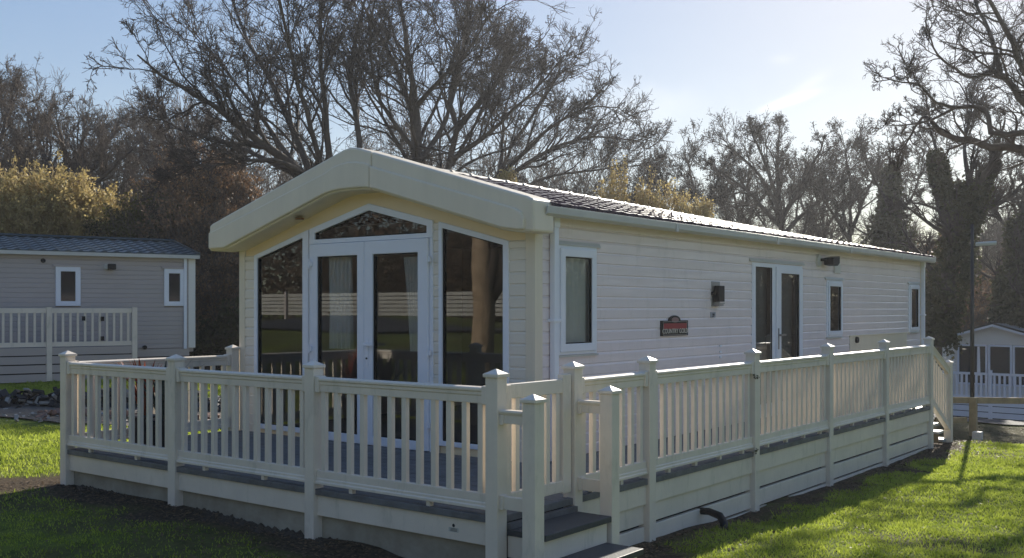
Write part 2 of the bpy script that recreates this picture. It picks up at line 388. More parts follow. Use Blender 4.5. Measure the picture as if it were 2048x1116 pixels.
# ------------------------------------------------------------------ the large caravan
XL, XR, YF, YB, ZD, ZE = -9.638, -5.475, 7.4, 19.05, -1.385, .87
XM = (XL+XR)/2
def courses(mb, fixed, sign, ax, a0, a1, z0, z1, pitch, holes=(), jut=.011):
    """overlapping boards; ax = 'x' wall facing +-X running along Y, 'y' wall facing +-Y running along X"""
    z = z0
    def P(a, c, zz): return (c, a, zz) if ax == 'x' else (a, c, zz)
    while z < z1-1e-4:
        zt = min(z+pitch, z1); zm = (z+zt)/2
        segs = [(a0, a1)]
        for ha, hb, hz0, hz1 in holes:
            if hz0 < zm < hz1:
                ns = []
                for s, e in segs:
                    if hb <= s or ha >= e: ns.append((s, e)); continue
                    if ha > s: ns.append((s, ha))
                    if hb < e: ns.append((hb, e))
                segs = ns
        for s, e in segs:
            o = sign*jut
            zc = z+(zt-z)*.80
            mb.add([P(s, fixed, z), P(e, fixed, z), P(e, fixed+o, z+.004), P(s, fixed+o, z+.004), P(s, fixed+o, zc), P(e, fixed+o, zc),
                    P(s, fixed+o*.55, zc+.006), P(e, fixed+o*.55, zc+.006), P(s, fixed, zt), P(e, fixed, zt)],
                   [(0,1,2,3), (3,2,5,4), (4,5,7,6), (6,7,9,8)])
        z = zt
    return mb
cv = thing('static_caravan', 'long cream static caravan with brown tiled roof and gabled glass front, in the middle', 'caravan', (XM, YF, ZD))
holes = [(7.735,8.38,-.425,.60), (11.91,13.49,-1.4,.58), (14.395,15.0,-.40,.42), (18.22,18.785,-.40,.43), (15.33,18.1,-1.4,-.40)]
courses(MB(), XR, 1, 'x', YF+.1, YB-.02, ZD, ZE, .1075, holes).build('side_wall', M['siding'], cv)
M['fsiding'] = mat('front_cream_siding', (.80,.73,.62), .3, .08, 1.5, bump=.003, bscale=2, bstretch=(.5,1,3))
for a, b, t_ in ((XL+.09,-9.375,.6),(-5.762,XR-.09,.62),(-6.684,-6.60,.83)): courses(MB(), YF, -1, 'y', a, b, ZD, t_, .1075).build('front_siding', M['fsiding'], cv)
def rooftop(x): return 1.50-.27*abs(x-XM)
for x0,x1,b0,b1 in [(XL+.0,-9.375,.6,.6),(-9.375,-8.478,.60,.848),(-8.478,-8.452,ZD,ZD),(-8.452,XM,.852,1.07),(XM,-6.682,1.07,.852),(-6.682,-6.602,.83,.83),(-6.602,-5.76,.838,.622),(-5.76,XR,.622,.622),
                    (-9.375,-8.478,ZD-.0,ZD)]:
    if b0 == ZD and x0 < -9: continue
    MB().prism([(x0,b0),(x1,b1),(x1,rooftop(x1)-.02),(x0,rooftop(x0)-.02)], 'y', YF+.002, YF+.05).build('gable_panel', M['panel'], cv)
MB().box(-9.375,-8.478,YF+.002,YF+.05,ZD,-1.33).build('lower_front_panel', M['panel'], cv); MB().box(-6.602,-5.76,YF+.002,YF+.05,ZD,-1.305).build('lower_front_panel', M['panel'], cv)
MB().box(XL,XL+.05,YF+.05,YB,ZD,ZE).box(XL,XR-.004,YB-.04,YB,ZD,ZE).prism([(XL,ZE),(XR,ZE),(XM,1.32)],'y',YB-.05,YB-.01).build('rear_wall', M['siding'], cv)
# corner posts and trims
for b_ in ((XR-.09,XR+.018,YF-.018,YF+.1,ZD,.70),(XL-.012,XL+.09,YF-.018,YF+.05,ZD,.70),(XR-.05,XR+.016,YB-.16,YB+.01,ZD,ZE-.02)): MB().box(*b_).build('corner_trim', M['grp'], cv, .004)
MB().box(XL+.06,XR-.06,YF+.06,YB-.06,-2.0,ZD-.03).build('chassis_skirt', M['plinth'], cv)
# interior one sees through the panes
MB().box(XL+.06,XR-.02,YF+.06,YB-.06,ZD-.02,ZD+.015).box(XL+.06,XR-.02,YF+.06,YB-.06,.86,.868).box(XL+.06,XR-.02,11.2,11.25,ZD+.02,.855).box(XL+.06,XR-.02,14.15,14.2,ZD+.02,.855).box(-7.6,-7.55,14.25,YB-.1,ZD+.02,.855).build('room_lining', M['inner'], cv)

# roof: real stepped, rolled tiles
def tiled(x_e, x_r, z_e, z_r, y0, y1, rows=9, wave=.23, amp=.005, step=.026, sub=8, fall=0):
    ncol = int((y1-y0)/wave*sub); ys = np.linspace(y0, y1, ncol+1)
    V = []; us = []
    for r in range(rows):
        for q, h in ((.0,0), (.02,.6), (.06,.9), (.12,1.0), (.985,.0)): us.append(((r+q)/rows, h*step))
    prof = [(0, -.03)] + us
    L_ = math.hypot(x_r-x_e, z_r-z_e); nxn = -(z_r-z_e)/L_; nzn = (x_r-x_e)/L_
    if nzn < 0: nxn, nzn = -nxn, -nzn
    rows_ = []
    for k, (u, h) in enumerate(prof):
        ph = 2*np.pi*(ys-y0)/wave
        w = amp*(np.maximum(np.sin(ph), -.35)) if k else amp*np.maximum(np.sin(ph), -.35)-.03
        hh = h+w
        # tile side joints
        x = x_e+(x_r-x_e)*u+nxn*hh; z = z_e+(z_r+fall*(ys-y0)/(y1-y0)-z_e)*u+nzn*hh
        rows_.append(np.stack([x, ys, z], -1))
    A = np.stack(rows_, 0); n0, n1 = A.shape[:2]; ii = np.arange(n0*n1).reshape(n0, n1)
    q = np.stack([ii[:-1,:-1], ii[:-1,1:], ii[1:,1:], ii[1:,:-1]], -1).reshape(-1, 4)
    return A.reshape(-1,3), q
off = OFF[cv.name]
ov = XR+.20
Va, qa = tiled(ov, XM, .915, 1.525, YF-.02, YB+.06, fall=-.175)
Vb, qb = tiled(XL-.20, XM, .915, 1.525, YF-.02, YB+.06, fall=-.175); qb = qb[:, ::-1]
V = np.concatenate([Va, Vb]); q = np.concatenate([qa, qb+len(Va)])
rme = fast_mesh('roof', V-np.array(off), q, M['tile']); rme.materials.append(M['tileglint'])
nc = int((YB+.06-(YF-.02))/.23*8); nr_ = len(Va)//(nc+1)-1      # sun glints painted as paler faces: the nosing of every course and one side joint per tile, staggered
rr_, cc_ = np.meshgrid(np.arange(nr_), np.arange(nc), indexing='ij')
edge = (((rr_-1) % 5 == 2) | (((rr_-1) % 5 == 4) & ((cc_+4*(((rr_-1)//5) % 2)) % 8 == 1))) & (np.random.RandomState(6).rand(nr_, nc) < .8)
mi = np.concatenate([edge.ravel(), edge.ravel()]).astype(np.int32); rme.polygons.foreach_set('material_index', mi)
rf = fobj('roof', rme, cv); OFF[rf.name] = off
mb = MB(); y = YF+.25; k = 0
while y < YB+.05:
    y2 = min(y+.33, YB+.09)
    h = .012 if k % 2 else .0
    dz = .095-.175*((y+y2)/2-YF)/(YB-YF)
    mb.prism([(XM+u_, z_+dz) for u_, z_ in ((-.10,1.405),(-.055,1.452),(0,1.466),(.055,1.452),(.10,1.405))], 'y', y, y2-.01)
    mb.prism([(XM+u_, z_+dz) for u_, z_ in ((-.11,1.402),(-.061,1.458),(0,1.474),(.061,1.458),(.11,1.402))], 'y', y2-.05, y2-.002)
    y = y2; k += 1
mb.build('ridge_cap', M['ridge'], rf)
MB().prism([(ov+.01,.865),(ov+.01,.925),(XM,1.37),(XM,1.31)],'y',YB+.03,YB+.075).prism([(XL-.21,.865),(XL-.21,.925),(XM,1.37),(XM,1.31)],'y',YB+.03,YB+.075).build('verge_trim', M['gutter'], rf)
# soffit and gutter along the long wall
MB().box(XR+.002,ov-.02,YF+.0,YB+.03,.845,.86).box(XL-.18,XL-.002,YF,YB+.03,.845,.86).build('soffit', M['grp'], cv)
MB().rail((ov-.04,YF-.1,.82),(ov-.04,YB+.06,.82),[(-.055,.085),(-.05,.02),(-.02,0),(.03,0),(.055,.02),(.06,.085),(.045,.085),(.04,.025),(-.04,.025),(-.045,.085)]).build('gutter', M['gutter'], cv, .003)
for y in (9.6, 12.2, 14.8, 17.2): MB().box(ov+.012,ov+.026,y,y+.05,.815,.90).build('gutter_bracket', M['gutter'], cv)
def downpipe(y):
    MB().box(XR+.02,XR+.075,y-.035,y+.035,ZD,.80).box(XR+.012,XR+.083,y-.045,y+.045,.74,.845).box(XR+.0,XR+.085,y-.055,y+.055,-.12,-.09).build('downpipe', M['upvc'], cv, .006)
downpipe(7.64); downpipe(18.93)

# canopy over the glazed gable
cn_out = [(-9.85,.655),(-9.54,.66),(-7.92,1.145),(-7.80,1.166),(-7.68,1.176),(-7.42,1.176),(-7.30,1.166),(-7.18,1.145),(-5.62,.695),(-5.44,.667),(-5.285,.667),(-5.285,.945),(-5.36,.98),(XM+.1,1.598),(XM,1.612),(XM-.1,1.598),(-9.80,.965),(-9.85,.94)]
def split(poly, x, left):
    out = []; n = len(poly)
    for i in range(n):
        a, b = poly[i], poly[(i+1) % n]
        ia = (a[0] < x) == left
        if ia: out.append(a)
        if ((a[0] < x) != (b[0] < x)):
            t = (x-a[0])/(b[0]-a[0]); out.append((x, a[1]+(b[1]-a[1])*t))
    return out
can = MB(); can.prism(split(cn_out, -7.265, True), 'y', 7.125, 7.44); can.prism(split(cn_out, -7.259, False), 'y', 7.125, 7.44)
can = can.build('canopy', M['grp'], cv, .022)
pn = [(-9.83,.675),(-9.56,.678),(-7.93,1.165),(-7.80,1.19),(-7.68,1.198),(-7.42,1.198),(-7.30,1.19),(-7.18,1.165),(-5.62,.715),(-5.44,.69),(-5.37,.69),(-5.37,.78),(-5.40,.84),(-5.47,.88),(-7.22,1.385),(-7.32,1.43),(-7.44,1.455),(XM,1.462),(-7.67,1.455),(-7.79,1.43),(-7.89,1.385),(-9.76,.875),(-9.83,.86)]
pm = MB(); pm.prism(split(pn, -7.265, True), 'y', 7.095, 7.14); pm.prism(split(pn, -7.259, False), 'y', 7.095, 7.14)
pm.build('fascia_panel', M['grp'], can, .014)
MB().tube([(-8.47,7.26,.965),(-8.47,7.26,.945)],[.05,.046],20).build('downlight', mat('bronze_downlight', (.20,.10,.05), .3, metal=.6), can)

# glazing of the gable
def pane(name, poly, ax, c, parent, m='glass'):
    mb = MB(); mb.add([mb._p(ax, a, b, c) for a, b in poly], [tuple(range(len(poly)))])
    return mb.build(name, M[m], parent, keep=True)
def bead(o, k=.012):      # dark rubber gasket round a pane
    cx = sum(p[0] for p in o)/len(o); cz = sum(p[1] for p in o)/len(o)
    return [(x-(k if x > cx else -k), z-(k if z > cz else -k)) for x, z in o]
GY_ = YF+.012
def window(outer, inner, nm='front_window'):
    w = MB().ring(outer, inner, 'y', YF-.022, YF+.05).build(nm, M['upvc'], cv, .005)
    MB().ring(inner, bead(inner, .009), 'y', YF-.006, YF+.04).build('gasket', M['black'], w)
    pane('pane', inner, 'y', GY_, w); return w
window([(-9.382,-1.335),(-8.475,-1.335),(-8.475,.85),(-9.382,.60)], [(-9.327,-1.28),(-8.565,-1.28),(-8.565,.765),(-9.327,.565)])
window([(-6.607,-1.31),(-5.755,-1.31),(-5.755,.62),(-6.607,.84)], [(-6.562,-1.262),(-5.822,-1.262),(-5.822,.585),(-6.562,.775)])
gw = MB()
gw.ring([(-8.452,.69),(-6.68,.69),(-6.68,.853),(XM,1.072),(-8.452,.853)], [(-8.37,.737),(-6.76,.737),(-6.76,.806),(XM,1.002),(-8.37,.806)], 'y', YF-.024, YF+.05)
gw = gw.build('gable_window', M['upvc'], cv, .005)
pane('pane', [(-8.37,.737),(-6.76,.737),(-6.76,.806),(XM,1.002),(-8.37,.806)], 'y', GY_, gw)
MB().ring([(-8.37,.737),(-6.76,.737),(-6.76,.806),(XM,1.002),(-8.37,.806)], bead([(-8.37,.737),(-6.76,.737),(-6.76,.806),(XM,1.002),(-8.37,.806)], .009), 'y', YF-.006, YF+.04).build('gasket', M['black'], gw)
MB().box(-8.452,-8.405,YF-.022,YF+.05,ZD,.688).box(-6.722,-6.68,YF-.022,YF+.05,ZD,.688).build('door_frame', M['upvc'], cv, .004)
def leaf_door(x0, x1, gx0, gx1, handle, hinge):
    d = MB().ring([(x0,-1.375),(x1,-1.375),(x1,.686),(x0,.686)], [(gx0,-1.285),(gx1,-1.285),(gx1,.552),(gx0,.552)], 'y', YF-.045, YF+.03).build('french_door', M['upvc'], cv, .007)
    io = [(gx0,-1.285),(gx1,-1.285),(gx1,.552),(gx0,.552)]
    MB().ring(io, bead(io, .009), 'y', YF-.028, YF+.02).build('gasket', M['black'], d)
    pane('pane', io, 'y', YF-.008, d)
    if handle:
        MB().box(-7.565,-7.53,YF-.053,YF-.045,-.58,-.30).box(-7.56,-7.535,YF-.085,YF-.053,-.37,-.345).box(-7.56,-7.42,YF-.10,YF-.08,-.373,-.348).build('handle', M['upvc'], d, .004)
        MB().tube([(-7.548,YF-.062,-.50),(-7.548,YF-.045,-.50)], .009, 10).build('lock', M['black'], d)
    for z in (.48,-.42,-1.12):
        MB().box(hinge-.035,hinge+.035,YF-.062,YF-.04,z-.025,z+.025).tube([(hinge,YF-.062,z-.05),(hinge,YF-.062,z+.05)], .011, 8).build('hinge', M['upvc'], d)
leaf_door(-8.403, -7.600, -8.307, -7.700, False, -8.41)
leaf_door(-7.596, -6.724, -7.477, -6.858, True, -6.715)

# windows of the long wall
def side_window(y0, y1, z0, z1, fr=.105, nm='side_window'):
    w = MB().rectring(y0, y1, z0, z1, .04, 'x', XR-.03, XR+.022).build(nm, M['upvc'], cv, .004)
    MB().rectring(y0+.028, y1-.028, z0+.028, z1-.028, fr-.03, 'x', XR+.006, XR+.040).build('sash', M['upvc'], w, .005)
    i = [(y0+fr,z0+fr),(y1-fr,z0+fr),(y1-fr,z1-fr),(y0+fr,z1-fr)]
    MB().ring(i, bead(i, .008), 'x', XR+.008, XR+.03).build('gasket', M['black'], w)
    pane('pane', [(y0+fr-.01,z0+fr-.01),(y1-fr+.01,z0+fr-.01),(y1-fr+.01,z1-fr+.01),(y0+fr-.01,z1-fr+.01)], 'x', XR+.014, w)
    MB().prism([(XR,z1+.06),(XR+.032,z1+.010),(XR+.032,z1),(XR,z1)], 'y', y0-.05, y1+.06).build('drip_hood', M['gutter'], w); MB().box(XR,XR+.035,y0-.01,y1+.01,z0-.02,z0-.002).build('sill', M['gutter'], w)
side_window(7.731, 8.384, -.427, .59); side_window(14.391, 15.007, -.405, .415, .09); side_window(18.215, 18.788, -.40, .43, .085)
sd = MB().box(XR-.03,XR+.02,11.905,11.94,ZD,.58).box(XR-.03,XR+.02,13.46,13.495,ZD,.58).box(XR-.03,XR+.02,11.94,13.46,.545,.58).build('side_door_frame', M['upvc'], cv, .003)
MB().prism([(XR,.65),(XR+.032,.60),(XR+.032,.588),(XR,.588)], 'y', 11.83, 13.56).build('drip_hood', M['gutter'], sd)
for y0,y1,g0,g1_,zt,gt,out in ((11.942,12.60,12.0,12.51,.545,.53,.022),(12.604,13.458,12.745,13.35,.545,.465,.042)):
    io = [(g0,-1.2),(g1_,-1.2),(g1_,gt),(g0,gt)]
    d = MB().ring([(y0,ZD+.01),(y1,ZD+.01),(y1,zt),(y0,zt)], io, 'x', XR-.01, XR+out).build('side_door', M['upvc'], cv, .005)
    pane('pane', io, 'x', XR+.006, d); MB().ring(io, bead(io, .008), 'x', XR, XR+out-.01).build('gasket', M['black'], d)
    if out > .03: MB().box(XR+.042,XR+.05,12.63,12.66,-.52,-.25).box(XR+.05,XR+.08,12.64,12.655,-.345,-.325).box(XR+.07,XR+.085,12.64,12.80,-.348,-.325).build('handle', M['chrome'], d)
MB().box(XR-.02,XR+.016,15.34,18.1,ZD,-.415).box(XR,XR+.028,15.32,18.12,-.415,-.395).build('lower_panel', M['grp'], cv, .003)
MB().tube([(XR+.01,15.60,-.47),(XR+.05,15.60,-.47)], [.05,.045], 16).build('flue_outlet', M['black'], cv)
MB().box(XR+.012,XR+.03,14.68,14.92,.52,.66).build('vent_cover', M['gutter'], cv, .006)
mb = MB()
for z in (-.43,-.50,-.56): mb.box(XR+.008,XR+.022,11.02,11.06,z-.015,z+.01)
mb.build('vent_slot', M['upvc'], cv)

# things fixed on the long wall
t = thing('name_plaque', 'red and black name plaque with arched top on the cream wall', 'plaque', (XR+.012, 9.92, -.29))
arc = [(9.92+.15*math.cos(a), -.135+.06*math.sin(a)*1.0+.0) for a in [math.pi*k/12 for k in range(13)]]
def arcp(w, h, z0, zt, r, rz):
    return [(9.925-w,z0),(9.925+w,z0),(9.925+w,zt)] + [(9.925+r*math.cos(math.pi*k/12), zt+rz*math.sin(math.pi*k/12)) for k in range(13)] + [(9.925-w,zt)]
MB().prism(arcp(.295,0,-.29,-.125,.125,.055), 'x', XR+.010, XR+.028).build('backing', M['black'], t)
MB().box(XR+.028,XR+.031,9.925-.265,9.925+.265,-.215,-.155).build('red_band', mat('red_enamel', (.30,.012,.02), .4), t)
MB().prism([(9.925+.08*math.cos(2*math.pi*k/20), -.118+.028*math.sin(2*math.pi*k/20)) for k in range(20)], 'x', XR+.028, XR+.032).build('emblem', mat('faded_pink', (.28,.17,.16), .5), t)
def text(name, s, size, loc, rot, m, parent):
    c = bpy.data.curves.new(name, 'FONT'); c.body = s; c.size = size; c.align_x = 'CENTER'; c.extrude = .0015
    o = bpy.data.objects.new(name, c); COL.objects.link(o); o.parent = parent; o.location = Vector(loc)-OFF[parent.name]; o.rotation_euler = rot
    c.materials.append(m)
    me = bpy.data.meshes.new_from_object(o.evaluated_get(bpy.context.evaluated_depsgraph_get())); q = bpy.data.objects.new(name, me); COL.objects.link(q); q.parent = parent; q.location = o.location; q.rotation_euler = rot; bpy.data.objects.remove(o); q.name = name
    if not me.materials: me.materials.append(m)
    return q
text('lettering', 'COUNTRY GOLD', .072, (XR+.033, 9.925, -.262), (R(90),0,R(90)), mat('cream_lettering', (.75,.68,.58), .5), t)
MB().rectring(9.66,10.19,-.283,-.132,.006,'x',XR+.028,XR+.033).build('border_line', M['chrome'], t)
t = thing('wall_lantern', 'black box lantern on a grey backplate beside the side door', 'wall light', (XR+.01, 10.93, .04))
MB().box(XR+.006,XR+.02,10.81,11.02,.03,.32).build('backplate', M['chrome'], t, .004)
MB().box(XR+.03,XR+.095,10.85,10.99,.085,.27).build('shade', M['black'], t, .005)
MB().box(XR+.02,XR+.095,10.85,10.99,.06,.072).box(XR+.02,XR+.085,10.86,10.98,.036,.056).build('base_plate', M['chrome'], t)
MB().box(XR+.015,XR+.05,10.80,10.86,.16,.20).build('bracket', M['black'], t)
t = thing('number_plate', 'small grey number plate below the black wall lantern', 'number plate', (XR+.01, 10.84, -.1))
MB().box(XR+.012,XR+.018,10.79,10.91,-.10,-.035).build('plate', mat('grey_plate', (.33,.33,.38), .5), t)
text('number', '29', .055, (XR+.02, 10.85, -.09), (R(90),0,R(90)), M['steel'], t)
t = thing('security_light', 'black floodlight on a round cream mount above the narrow window', 'security light', (XR, 14.15, .64))
MB().tube([(XR+.005,14.08,.68),(XR+.04,14.08,.68)], [.095,.08], 20).build('mount', M['gutter'], t, smooth=False)
MB().tube([(XR+.04,14.1,.69),(XR+.12,14.2,.70)], .02, 8).build('arm', M['black'], t)
MB().prism([(14.17,.72),(14.42,.75),(14.42,.65),(14.34,.61),(14.17,.62)], 'x', XR+.06, XR+.20).build('lamp_head', M['black'], t, .008)

# curtains inside
def curtain(label, x0, x1, y, z0, z1, drift=0, fold=.05, axis='y', taper=0):
    n = 60; V = []; 
    for zz, k in ((z1, 0), ((z0+z1)/2, .5), (z0, 1)):
        for i in range(n+1):
            u = i/n; a = x0+(x1-x0)*(u*(1-taper*k)+ (taper*k if drift > 0 else 0))
            d = y+fold*.5*math.sin(u*math.pi*2*6+k)*(.6+.4*k)
            V.append((a, d, zz) if axis == 'y' else (d, a, zz))
    Fc = [(r*(n+1)+i, r*(n+1)+i+1, (r+1)*(n+1)+i+1, (r+1)*(n+1)+i) for r in range(2) for i in range(n)]
    mb = MB(); mb.add(V, Fc); o = mb.build('curtain', M['curtain'], None, smooth=True)
    return tag(o, label, 'curtain', 'white curtains inside the caravan')
curtain('wide white curtain hanging behind the left glass door', -8.28, -7.92, 7.50, -.42, .56)
curtain('narrow white curtain hanging behind the right glass door', -7.18, -6.95, 7.50, -.42, .52, drift=1, taper=.45)
curtain('sheer white curtain filling the tall window at the near end of the long wall', 7.76, 8.50, XR-.05, -.41, .57, axis='x', fold=.03)
for y0, y1, l_ in ((11.96,12.58,'grey blind behind the left pane of the side doors'),(12.70,13.40,'grey blind behind the right pane of the side doors')):
    tag(MB().box(XR-.10,XR-.09,y0,y1,-.95,.56).build('window_blind', M['blind'], None), l_, 'blind', 'grey blinds in the side doors')

# ------------------------------------------------------------------ decking
dk = thing('decking', 'grey composite veranda deck with cream skirting boards wrapping two sides of the caravan', 'decking', (-7.0, 5.4, -1.85))
mb = MB(); y = 5.335
while y < YF-.02:
    mb.box(-9.73,-4.26,y,min(y+.138, YF-.005),-1.405,ZD+.005); y += .143
mb.build('front_boards', M['deck'], dk, .003)
mb = MB(); x = -5.44
while x < -4.3:
    mb.box(x,min(x+.138,-4.27),YF+.0,15.28,-1.405,ZD+.004); x += .143
M['deckS'] = mat('grey_composite_side', (.13,.14,.155), .5, .35, 5, bump=.002, bscale=60, bstretch=(8,1,1))
mb.build('side_boards', M['deckS'], dk, .003)
MB().box(-9.74,-4.245,5.322,5.40,-1.425,ZD+.008).box(-4.30,-4.245,5.401,15.29,-1.425,ZD+.008).build('deck_edging', M['decktread'] if 0 else M['deck'], dk, .004)
MB().box(-9.72,-4.26,5.345,5.385,-1.585,-1.428).box(-9.74,-9.70,5.386,7.38,-1.60,-1.40).build('front_fascia_board', M['pvc'], dk, .004)
mb = MB().box(-9.70,-4.30,5.392,5.43,-2.02,-1.588).box(-9.69,-9.65,5.432,7.38,-2.0,-1.60)
mb.build('plinth_board', M['plinth'], dk, .003)
for y0, y1 in ((6.26,7.29),(7.375,9.31),(9.395,11.27),(11.355,13.22),(13.305,15.17)):
    mb = MB(); z = -1.43; k = 0
    gaps = [0, .004, .022, .022, .02]
    while z > -2.1:
        h = .158; out = -4.262 if k == 0 else (-4.285 if k == 1 else -4.278)
        z -= gaps[min(k, 4)] * (1.0 if y0 > 7 or k < 3 else 1.2)
        mb.box(-4.32, out, y0, y1, z-h, z); z -= h; k += 1
        if k > 4: break
    mb.build('skirting_panel', M['pvc'], dk, .004)
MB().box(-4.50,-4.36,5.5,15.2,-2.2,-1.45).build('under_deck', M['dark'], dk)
MB().box(-4.69,-4.60,5.3445,5.3452,-1.53,-1.50).build('fascia_sticker', mat('sticker', (.50,.49,.44), .4), dk)
mb = MB().prism([(-4.645+.012*math.cos(a*math.pi/5),-1.485+.012*math.sin(a*math.pi/5)) for a in range(10)],'y',5.343,5.3448)
for i in range(3): mb.box(-4.675,-4.615,5.343,5.3443,-1.508-.008*i,-1.5055-.008*i)
mb.build('sticker_print', M['slate'], dk)

# rail profiles (across, up), origin at the top of the rail
TOPP = [(-.034,0),(-.040,-.008),(-.040,-.022),(-.030,-.030),(-.030,-.050),(-.024,-.056),(-.024,-.108),(.024,-.108),(.024,-.056),(.030,-.050),(.030,-.030),(.040,-.022),(.040,-.008),(.034,0),(.0,.006)]
BOTP = [(-.022,0),(-.022,-.058),(-.028,-.062),(-.028,-.080),(-.036,-.086),(-.036,-.105),(.036,-.105),(.036,-.086),(.028,-.080),(.028,-.062),(.022,-.058),(.022,0)]
_bal = {}
def bal_mesh(h, w=.043, key=''):
    k = (round(h, 3), w, key)
    if k not in _bal:
        mb = MB(); mb.box(-w/2,w/2,-.018,.018,0,h) if key != 'x' else mb.box(-.018,.018,-w/2,w/2,0,h)
        o = mb.build('baluster', M['pvc'], None, 0); _bal[k] = o.data; bpy.data.objects.remove(o)
    return _bal[k]
def post(root, x, y, ztop, zbot=None, w=.104, m='pvc', flare=True):
    if zbot is None: zbot = g1(x, y)-.08
    h = w/2; e = h+.012
    mb = MB().box(x-h,x+h,y-h,y+h,zbot,ztop-.045)
    p = mb.build('post', M[m], root, .005)
    mb = MB().box(x-e,x+e,y-e,y+e,ztop-.045,ztop-.022)
    mb.add([(x-e+.003,y-e+.003,ztop-.022),(x+e-.003,y-e+.003,ztop-.022),(x+e-.003,y+e-.003,ztop-.022),(x-e+.003,y+e-.003,ztop-.022),(x,y,ztop+.012)], [(0,1,4),(1,2,4),(2,3,4),(3,0,4),(0,3,2,1)])
    mb.build('post_cap', M[m], p, .003)
def panel(root, p0, p1, zt, zb, n, m='pvc', axis='x', blocks=True, shape=True):
    """a railing bay between two points: top rail, bottom rail, balusters"""
    a = Vector((*p0, zt)); b = Vector((*p1, zt))
    MB().rail(a, b, TOPP).build('top_rail', M[m], root, .003)
    a2 = Vector((*p0, zb)); b2 = Vector((*p1, zb))
    MB().rail(a2, b2, BOTP).build('bottom_rail', M[m], root, .003)
    L_ = (b-a).length; h = zt-.108-zb
    for i in range(n):
        t = (i+.5)/n
        inst('baluster', bal_mesh(h, key='x' if axis == 'y' else ''), root, (a.x+(b.x-a.x)*t, a.y+(b.y-a.y)*t, zb))
    if blocks:
        for t in (.2, .62) if n < 12 else ((.22,.68) if axis == 'x' else (.15,.4,.65,.9)):
            x = a.x+(b.x-a.x)*t; y = a.y+(b.y-a.y)*t
            MB().box(x-.018,x+.018,y-.018,y+.018,ZD+.008,zb-.104).build('spacer_block', M[m], root)
    if shape:   # moulded shoulders where the top rail meets the posts
        d = (b-a).normalized()
        for e, s in ((a, 1), (b, -1)):
            mb = MB(); mb.rail(e+Vector((0,0,.0)), e+d*s*.045, [(-.042,.012),(-.042,-.115),(.042,-.115),(.042,.012)])
            mb.build('rail_bracket', M[m], root, .008)
ZT, ZB = -.525, -1.235
PX = [-9.69, -7.88, -6.08, -4.28]; PYc = 5.355
fr = thing('deck_railing', 'cream railing of four posts along the front of the deck', 'railing', (-7, PYc, ZD), group='cream deck railings')
for k, x in enumerate(PX): post(fr, x, PYc, -.408 if k else -.42)
for k in range(3): panel(fr, (PX[k]+.052, PYc), (PX[k+1]-.052, PYc), ZT, ZB, 12 if k < 2 else 12)
lr = thing('deck_railing', 'short cream railing at the left end of the deck, running back to the caravan', 'railing', (-9.69, 6.4, ZD), group='cream deck railings')
panel(lr, (-9.69, PYc+.054), (-9.69, 7.27), ZT, ZB, 13, axis='y'); post(lr, -9.69, 7.325, -.415, ZD)
PA = (6.26, 7.335, 9.345, 11.31, 13.25, 15.2); SX = -4.28
sr = thing('deck_railing', 'long cream railing with six posts beside the long wall of the caravan', 'railing', (SX, 10.5, ZD), group='cream deck railings')
for y in PA: post(sr, SX, y, -.395)
for y0, y1 in zip(PA[:-1], PA[1:]):
    panel(sr, (SX, y0+.052), (SX, y1-.052), ZT+.01, ZB, 7 if y1 < 8 else 14, axis='y')
mb = MB()
rr = random.Random(2)
for z in (-.66,-1.37):
    for i in range(26):
        y = 9.29+rr.gauss(0,.03); zz = z+rr.gauss(0,.012); s = rr.uniform(.004,.011); mb.add([(SX+.054,y-s,zz-s*.5),(SX+.062,y+s,zz-s*.4),(SX+.056,y+s*.5,zz+s),(SX+.064,y-s*.6,zz+s*.7)],[(0,1,2,3)])
moss = mb.build('moss_patch', M['ivy'], sr)
# gate at the top of the front steps
gt = thing('deck_gate', 'low cream gate across the top of the front steps', 'gate', (SX, 5.8, ZD))
MB().rail((SX+.01,5.42,-.505),(SX+.01,6.195,-.505),[(-.02,0),(-.02,-.10),(.02,-.10),(.02,0)]).build('top_rail', M['pvc'], gt, .006)
MB().rail((SX+.01,5.42,-1.235),(SX+.01,6.195,-1.235),[(-.02,0),(-.02,-.085),(.02,-.085),(.02,0)]).build('bottom_rail', M['pvc'], gt, .006)
MB().box(SX-.016,SX+.036,6.085,6.185,-1.33,-.47).build('stile', M['pvc'], gt, .006); MB().box(SX-.016,SX+.036,5.425,5.475,-1.30,-.51).build('stile', M['pvc'], gt, .006)
for i in range(5): inst('baluster', bal_mesh(.63, key='x'), gt, (SX+.01, 5.555+i*.118, -1.235))
